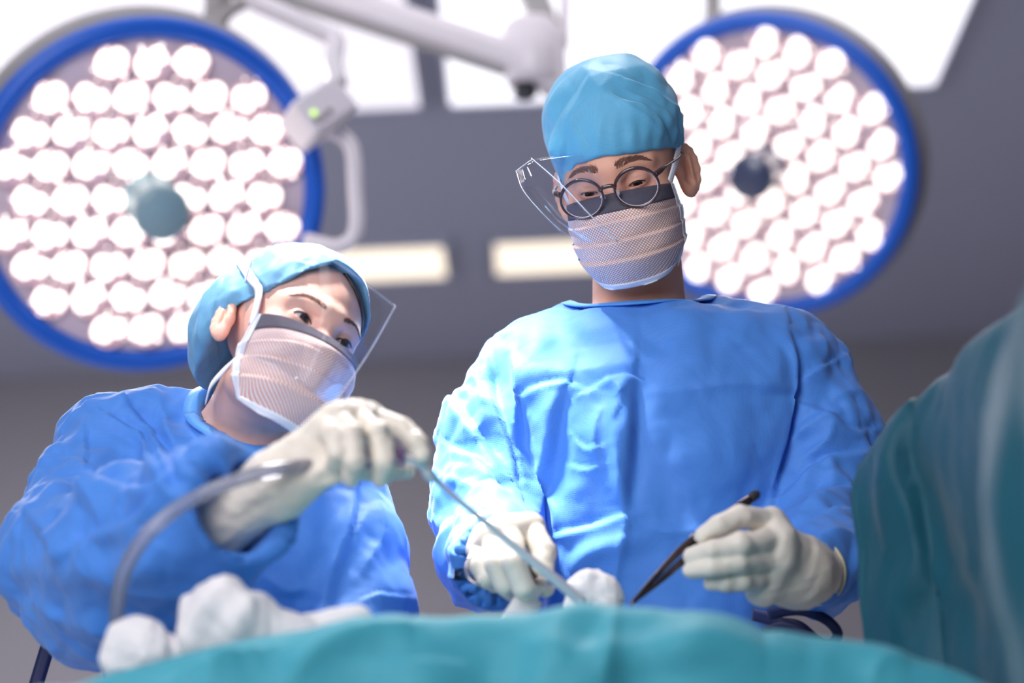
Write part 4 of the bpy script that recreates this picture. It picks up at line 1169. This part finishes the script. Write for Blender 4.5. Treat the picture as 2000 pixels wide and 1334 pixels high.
# clear visor curving round the front of her face
SW = sheet([[PW(490, 508, 2.43), PW(560, 470, 2.34), PW(660, 515, 2.31), PW(772, 599, 2.36)],
            [PW(478, 600, 2.42), PW(560, 590, 2.33), PW(660, 630, 2.30), PW(720, 690, 2.35)],
            [PW(468, 690, 2.42), PW(545, 720, 2.33), PW(600, 760, 2.30), PW(648, 796, 2.36)]], 36, 24)
v, q = gridmesh(SW); v, q = thicken(v, q, 36, 24, .0004); vw = woman.part('visor', v, q, SHIELD, label='clear curved plastic visor over the face')
v, f = tube([SW[-1, 0], SW[-1, 12], SW[-1, -1]], [.0006, .0009, .0013], 8, 30, flat=(1, .5)); woman.part('visor_edge', v, f, EDGE, vw)
v, f = tube(SW[:, 0], .0004, 6, raw=True); woman.part('visor_edge', v, f, EDGE, vw)
v, f = tube([PW(491, 508, 2.43), PW(484, 530, 2.425), PW(478, 552, 2.42)], [.0012, .0018, .0008], 8, 12); woman.part('visor_edge', v, f, EDGE, vw)

# her right glove
wr = (P(540, 948, 2.215), .0265); ga = (P(398, 1036, 2.25), .037)
fA = [fing([(632, 838, 2.198), (655, 852, 2.172), (661, 884, 2.168), (656, 904, 2.182)], [.0118, .0104, .0096, .0085]),
      fing([(660, 820, 2.208), (688, 848, 2.172), (693, 900, 2.168), (685, 934, 2.184)], [.0125, .0112, .0102, .0086]),
      fing([(692, 816, 2.228), (738, 846, 2.190), (750, 902, 2.182), (743, 938, 2.196)], [.0130, .0115, .0104, .0086]),
      fing([(720, 816, 2.252), (784, 836, 2.236), (812, 862, 2.228), (826, 888, 2.226)], [.0128, .0112, .0102, .0088]),
      fing([(590, 920, 2.262), (655, 915, 2.285), (725, 918, 2.278), (792, 917, 2.258)], [.018, .0135, .0112, .0090])]
pA = [[wr, fA[i][0]] for i in range(4)] + [[fA[0][0], fA[1][0]], [fA[1][0], fA[2][0]], [fA[2][0], fA[3][0]], [wr, (P(592, 920, 2.255), .019)],
      [(P(572, 945, 2.205), .020), (P(650, 912, 2.200), .0165)], [wr, ga]]
V, Q = shape_glove(fA, pA, seed=6, wr=.0014)
gg = woman.part('glove', V, Q, LATEX, label='latex glove wrapped over the suction handle')
d = (wr[0] - ga[0]) / np.linalg.norm(wr[0] - ga[0]); B = basis(d)
for u, rr in ((.80, .0272), (.90, .0268), (1.0, .0268)):
    c = ga[0] + (wr[0] - ga[0]) * u
    ring = [c + B @ np.array([rr * math.cos(a), rr * math.sin(a), .003 * math.sin(a + u * 9)]) for a in np.linspace(0, 2 * np.pi, 41)]
    v, f = tube(ring, .0019, 8, closed=True, raw=True); woman.part('glove_wrinkle', v, f, LATEX, gg)

# ================================================================== instruments
sw = Thing('suction_wand', 'steel suction wand on curved clear tubing, held by the leaning woman', 'suction wand', P(1140, 1180, 2.37))
v, f = tube([P(240, 1285, 2.215), P(228, 1200, 2.18), P(246, 1110, 2.15), P(300, 1030, 2.13), P(390, 968, 2.14), P(500, 926, 2.15), P(640, 902, 2.205)], .0068, 16, 90)
sw.part('tubing', v, f, TUBING, label='clear curved tubing')
v, f = tube([P(240, 1285, 2.215), P(228, 1200, 2.18), P(246, 1110, 2.15), P(300, 1030, 2.13), P(390, 968, 2.14), P(500, 926, 2.15), P(640, 902, 2.205)], .0044, 12, 90)
sw.part('tubing_bore', v, f, TUBING)
v, f = tube([P(630, 905, 2.202), P(690, 898, 2.218), P(740, 894, 2.226), P(790, 892, 2.226)], [.0078, .0085, .0095, .0078], 16, 30)
sw.part('handle', v, f, GRIP, label='mauve translucent handle')
for x in (700, 726, 765, 782):
    c = P(x, 897 - (x - 690) * .05, 2.225); a = P(x + 6, 896 - (x - 690) * .05, 2.225)
    v, f = tube([c, a], .0098, 14, 3, raw=False); sw.part('handle_ring', v, f, plain('mauve_ring', (150, 110, 160), .3) if x == 700 else bpy.data.materials['mauve_ring'])
v, f = tube([P(785, 893, 2.226), P(810, 900, 2.23), P(835, 918, 2.24), P(870, 955, 2.26), P(960, 1030, 2.30), P(1060, 1112, 2.335), P(1138, 1176, 2.365)], [.0042, .0042, .0042, .0034, .0034, .0052, .0056], 14, 80)
sw.part('cannula', v, f, STEEL, label='long bent steel cannula')
v, f = tube([P(822, 908, 2.238), P(836, 924, 2.242), P(846, 938, 2.248)], [.003, .0062, .0045], 12); sw.part('valve_collar', v, f, STEEL)

# forceps: two sprung blades joined at the top
fo = Thing('forceps', 'dark steel forceps held like a pen by the man with glasses', 'forceps', P(1232, 1182, 2.37))
ft, fm, fb = P(1476, 966, 2.440), P(1350, 1068, 2.402), P(1232, 1180, 2.372)
side = np.cross((fb - ft) / np.linalg.norm(fb - ft), FW); side /= np.linalg.norm(side)
for s in (-1, 1):
    pts = [ft, ft * .75 + fm * .25 + side * s * .0016, fm + side * s * .0046, (fm + fb) / 2 + side * s * .0034, fb + side * s * .0006]
    v, f = tube(pts, [.0044, .0056, .0054, .0042, .0016], 10, 40, flat=(.6, .8)); fo.part('blade', v, f, DSTEEL)
v, f = tube([ft + (ft - fm) * .04, ft, ft * .92 + fm * .08], [.003, .0055, .0048], 10); fo.part('hinge_end', v, f, DARK, label='dark rounded top end')
for k in range(5):
    c = fm * (.82 + .04 * k) + ft * (.18 - .04 * k); a = (ft - fm) / np.linalg.norm(ft - fm)
    v, f = box(c + side * .0055 - FW * .0045, (.0012, .007, .0012), np.stack([a, side, np.cross(a, side)], 1)); fo.part('grip_ridge', v, f, DSTEEL, smooth=False)

# ring-handled needle holder in his other hand
nh = Thing('needle_holder', "steel ring-handled needle holder in the man's clenched right glove", 'needle holder', P(1088, 1143, 2.395))
B = basis(P(960, 1100, 2.40) - P(960, 1140, 2.46))
for (x, y, Y), nm in (((938, 1111, 2.430), 'finger_ring'), ((1030, 1114, 2.425), 'thumb_ring')):
    c = P(x, y, Y); ring = [c + B @ np.array([(.0145) * math.cos(a), .0165 * math.sin(a), 0]) for a in np.linspace(0, 2 * np.pi, 37)]
    v, f = tube(ring, .0019, 10, closed=True, raw=True); nh.part(nm, v, f, RSTEEL)
pv = P(1050, 1134, 2.402)
v, f = tube([P(956, 1113, 2.432), P(1000, 1124, 2.415), pv], [.0022, .0028, .0032], 10, flat=(.7, 1)); nh.part('shank', v, f, RSTEEL)
v, f = tube([P(1024, 1088, 2.400), P(1034, 1112, 2.398), pv], [.0022, .0028, .0032], 10, flat=(.7, 1)); nh.part('shank', v, f, DSTEEL)
for s in (-1, 1):
    v, f = tube([pv, P(1072, 1139 + s * 1.5, 2.388), P(1092, 1144 + s * 1.0, 2.378)], [.0042, .0034, .0018], 10); nh.part('jaw', v, f, RSTEEL)
v, f = lathe([(0, .0052), (.0026, .005), (.0032, .004), (.0032, -.004), (0, -.004)], 16); nh.part('pivot_screw', v @ basis(-FW).T + pv, f, DSTEEL)

# ================================================================== drapes and gauze
rid = np.array([(-400, 1440), (-100, 1385), (120, 1340), (300, 1296), (450, 1258), (560, 1236), (700, 1224), (800, 1216), (1000, 1203), (1100, 1190), (1200, 1182), (1300, 1196), (1400, 1216),
                (1500, 1236), (1600, 1254), (1700, 1270), (1800, 1292), (1900, 1328), (2000, 1372), (2300, 1440)], float)
xs = np.linspace(-400, 1975, 300); ry = np.interp(xs, rid[:, 0], rid[:, 1]); ry = np.convolve(np.pad(ry, 8, mode='edge'), np.hanning(17) / np.hanning(17).sum(), 'valid')
YR = 2.06
R_ = np.array([P(x, y, YR) for x, y in zip(xs, ry)])
rows = []
sc = [(-.085, None), (-.08, .52), (-.075, .40), (-.068, .28), (-.06, .18), (-.05, .10), (-.035, .045), (-.018, .014), (0, 0), (.03, .002), (.08, .008), (.14, .014), (.20, .016), (.26, .018), (.31, .022), (.335, .04), (.34, .12), (.342, .25)]
for dy, dz in spline([(a, b if b is not None else .6) for a, b in sc], 110):
    r = R_.copy(); r[:, 1] += dy * np.where(dy > 0, 1 - .88 * sm(xs, 1560, 1880), 1); r[:, 2] -= dz; rows.append(r)
Gd = np.stack(rows, 1)
Gd[:, 0, 2] = np.maximum(Gd[:, 0, 2], .3)
v, q = gridmesh(Gd); N = vnormals(v, q)
if N[len(N) // 2][2] < 0: q = q[:, ::-1]; N = -N
st = [([(560, 1330), (620, 1285), (720, 1250), (820, 1232)], .012, .020, 'ridge'), ([(330, 1330), (400, 1290), (480, 1275)], .010, .018, 'step'), ([(1180, 1334), (1190, 1260), (1200, 1190)], .006, .016, 'ridge'),
      ([(1300, 1320), (1350, 1270), (1500, 1255)], .008, .03, 'soft'), ([(1000, 1270), (1150, 1290), (1350, 1280), (1600, 1300)], .006, .02, 'soft'), ([(1700, 1334), (1720, 1300), (1780, 1290)], .006, .02, 'ridge'),
      ([(400, 1334), (430, 1290), (520, 1260)], .008, .012, 'step'), ([(700, 1300), (900, 1290), (1100, 1310)], .006, .016, 'step')]
hang = sm(YR - .01 - v[:, 1], 0, .05)
D = crumple(v, .005, .10, 51, 8) + strokes(v, N, st) + .010 * hang * np.sin(v[:, 0] * 38 + 1.5 * np.sin(v[:, 0] * 11))
v = v + N * D[:, None]
v, q = thicken(v, q, 300, 110, .0012)
v[:, 2] = np.maximum(v[:, 2], .02)
single('patient_drape', v, q, DRAPE, 'teal surgical drape over the patient along the bottom of the picture', 'drape')

def screen_drape(name, ridge, thick, mat, label, seed, st, zlow=.06, n=150, m=120, amp=.006):
    C = spline([P(*p) for p in ridge], n); T = np.gradient(C, axis=0); T[:, 2] = 0; T /= np.linalg.norm(T, axis=1)[:, None]
    O = np.cross(T, [0, 0, 1.0]);
    if O[n // 2] @ (CAM - C[n // 2]) < 0: O = -O
    rows = []
    us = np.linspace(0, 1, m)
    for u in us:
        if u < .46: a = u / .46; r = C + O * thick * (1 + .25 * (1 - a)); r = r.copy(); r[:, 2] = zlow + (C[:, 2] - thick - zlow) * a
        elif u < .54:
            a = (u - .46) / .08 * math.pi; r = C + O * thick * math.cos(a); r = r.copy(); r[:, 2] = C[:, 2] - thick + thick * math.sin(a)
        else: a = (1 - u) / .46; r = C - O * thick; r = r.copy(); r[:, 2] = zlow + (C[:, 2] - thick - zlow) * a
        rows.append(r)
    G_ = np.stack(rows, 1); v, q = gridmesh(G_); N = vnormals(v, q); mid = 20 * 1
    if (N[(n // 2) * m + 20] @ O[n // 2]) < 0: q = q[:, ::-1]; N = -N
    D = crumple(v, amp, .14, seed, 8) + crumple(v, amp * .25, .04, seed + 1, 8) + strokes(v, N, st)
    v = v + N * D[:, None]
    v, q = thicken(v, q, n, m, .0012)
    v[:, 2] = np.maximum(v[:, 2], .01)
    return single(name, v, q, mat, label, 'drape')
screen_drape('screen_drape', [(1700, 915, 2.42), (1722, 878, 2.41), (1790, 812, 2.36), (1870, 735, 2.32), (2000, 606, 2.15), (2150, 470, 1.98), (2300, 330, 1.85)], .035, DRAPE_SHADED,
             "shade-darkened teal drape over the screen frame, beside the man's left sleeve", 61,
             [([(1790, 830), (1775, 900), (1800, 980), (1812, 1100)], .014, .018, 'step'), ([(1770, 850), (1745, 960), (1740, 1090)], .006, .016, 'ridge'), ([(1700, 1105), (1760, 1112), (1810, 1100)], .005, .01, 'step'),
              ([(1850, 790), (1830, 850), (1850, 950)], .008, .03, 'soft'), ([(1815, 1120), (1790, 1180), (1760, 1250)], .008, .02, 'step'), ([(1810, 1118), (1880, 1105), (1960, 1110)], .006, .016, 'step'),
              ([(1920, 700), (1950, 800), (1930, 1000)], .010, .04, 'soft'), ([(1750, 900), (1730, 980), (1735, 1050)], .003, .01, 'ridge')])
screen_drape('screen_drape', [(1992, 740, 1.80), (1998, 690, 1.79), (2030, 600, 1.74), (2100, 480, 1.66), (2200, 300, 1.55)], .030, DRAPE_SHADED,
             'nearest shade-darkened teal drape fold hanging down the right edge of the picture', 71, [([(1975, 760), (1970, 1000), (1965, 1250)], .008, .02, 'soft')])

def gauze(name, chains, seed, label, amp=.006, L=.05):
    """crumpled cloth: tent-like ridges blended together"""
    allp = np.array([p for ch in chains for p, r in ch]); R = max(r for ch in chains for p, r in ch) + .02
    lo, hi = allp.min(0) - R, allp.max(0) + R
    Fd = Field(*[np.arange(lo[i], hi[i], .0026) for i in range(3)])
    for ch in chains: Fd.chain([p for p, r in ch], [r for p, r in ch], .022)
    V, Q = Fd.mesh(2); N = vnormals(V, Q)
    V = V + N * (crumple(V, amp, L, seed, 6) + crumple(V, amp * .3, L * .35, seed + 1, 8))[:, None]
    return single(name, V, Q, GAUZE, label, 'gauze')
gauze('gauze_wad', [fing([(372, 1232, 2.165), (378, 1185, 2.165), (420, 1158, 2.165), (462, 1166, 2.165), (520, 1212, 2.165), (600, 1246, 2.175), (690, 1212, 2.185)], [.009, .009, .008, .009, .009, .010, .006]),
                    fing([(390, 1250, 2.160), (425, 1185, 2.150), (470, 1205, 2.150), (560, 1240, 2.17), (700, 1214, 2.185)], [.012, .014, .018, .011, .005]),
                    fing([(400, 1246, 2.165), (480, 1230, 2.160), (580, 1242, 2.175), (690, 1220, 2.185)], [.012, .018, .010, .006]),
                    fing([(430, 1210, 2.18), (470, 1230, 2.18), (520, 1250, 2.18)], [.018, .02, .016])], 81, 'large crumpled white gauze wad on the teal drape below the raised sleeve', .0045, .07)
gauze('gauze_wad', [fing([(232, 1290, 2.17), (250, 1250, 2.17), (285, 1240, 2.17), (330, 1268, 2.175)], [.008, .010, .009, .008]),
                    fing([(240, 1290, 2.165), (285, 1268, 2.160), (335, 1284, 2.17)], [.012, .016, .010])], 85, 'smaller white gauze wad at the lower end of the clear tubing', .005, .05)
gauze('gauze_wad', [fing([(1122, 1180, 2.405), (1140, 1150, 2.405), (1172, 1146, 2.405), (1192, 1168, 2.405)], [.010, .010, .010, .009]), fing([(1150, 1170, 2.400), (1180, 1178, 2.400)], [.013, .013])], 88, 'little white gauze ball at the tip of the suction wand', .004, .035)
v, q = ribbon([P(1040, 1164, 2.425), P(1022, 1188, 2.415), P(1002, 1215, 2.405), P(985, 1236, 2.395)], [.026, .028, .026, .026], -FW, 24, .0015)  # white strip added in place of the strongly lit gown edge
single('lit_gown_strip', v, q, GAUZE, "white strip for the overexposed gown edge under the man's clenched glove", 'gauze')
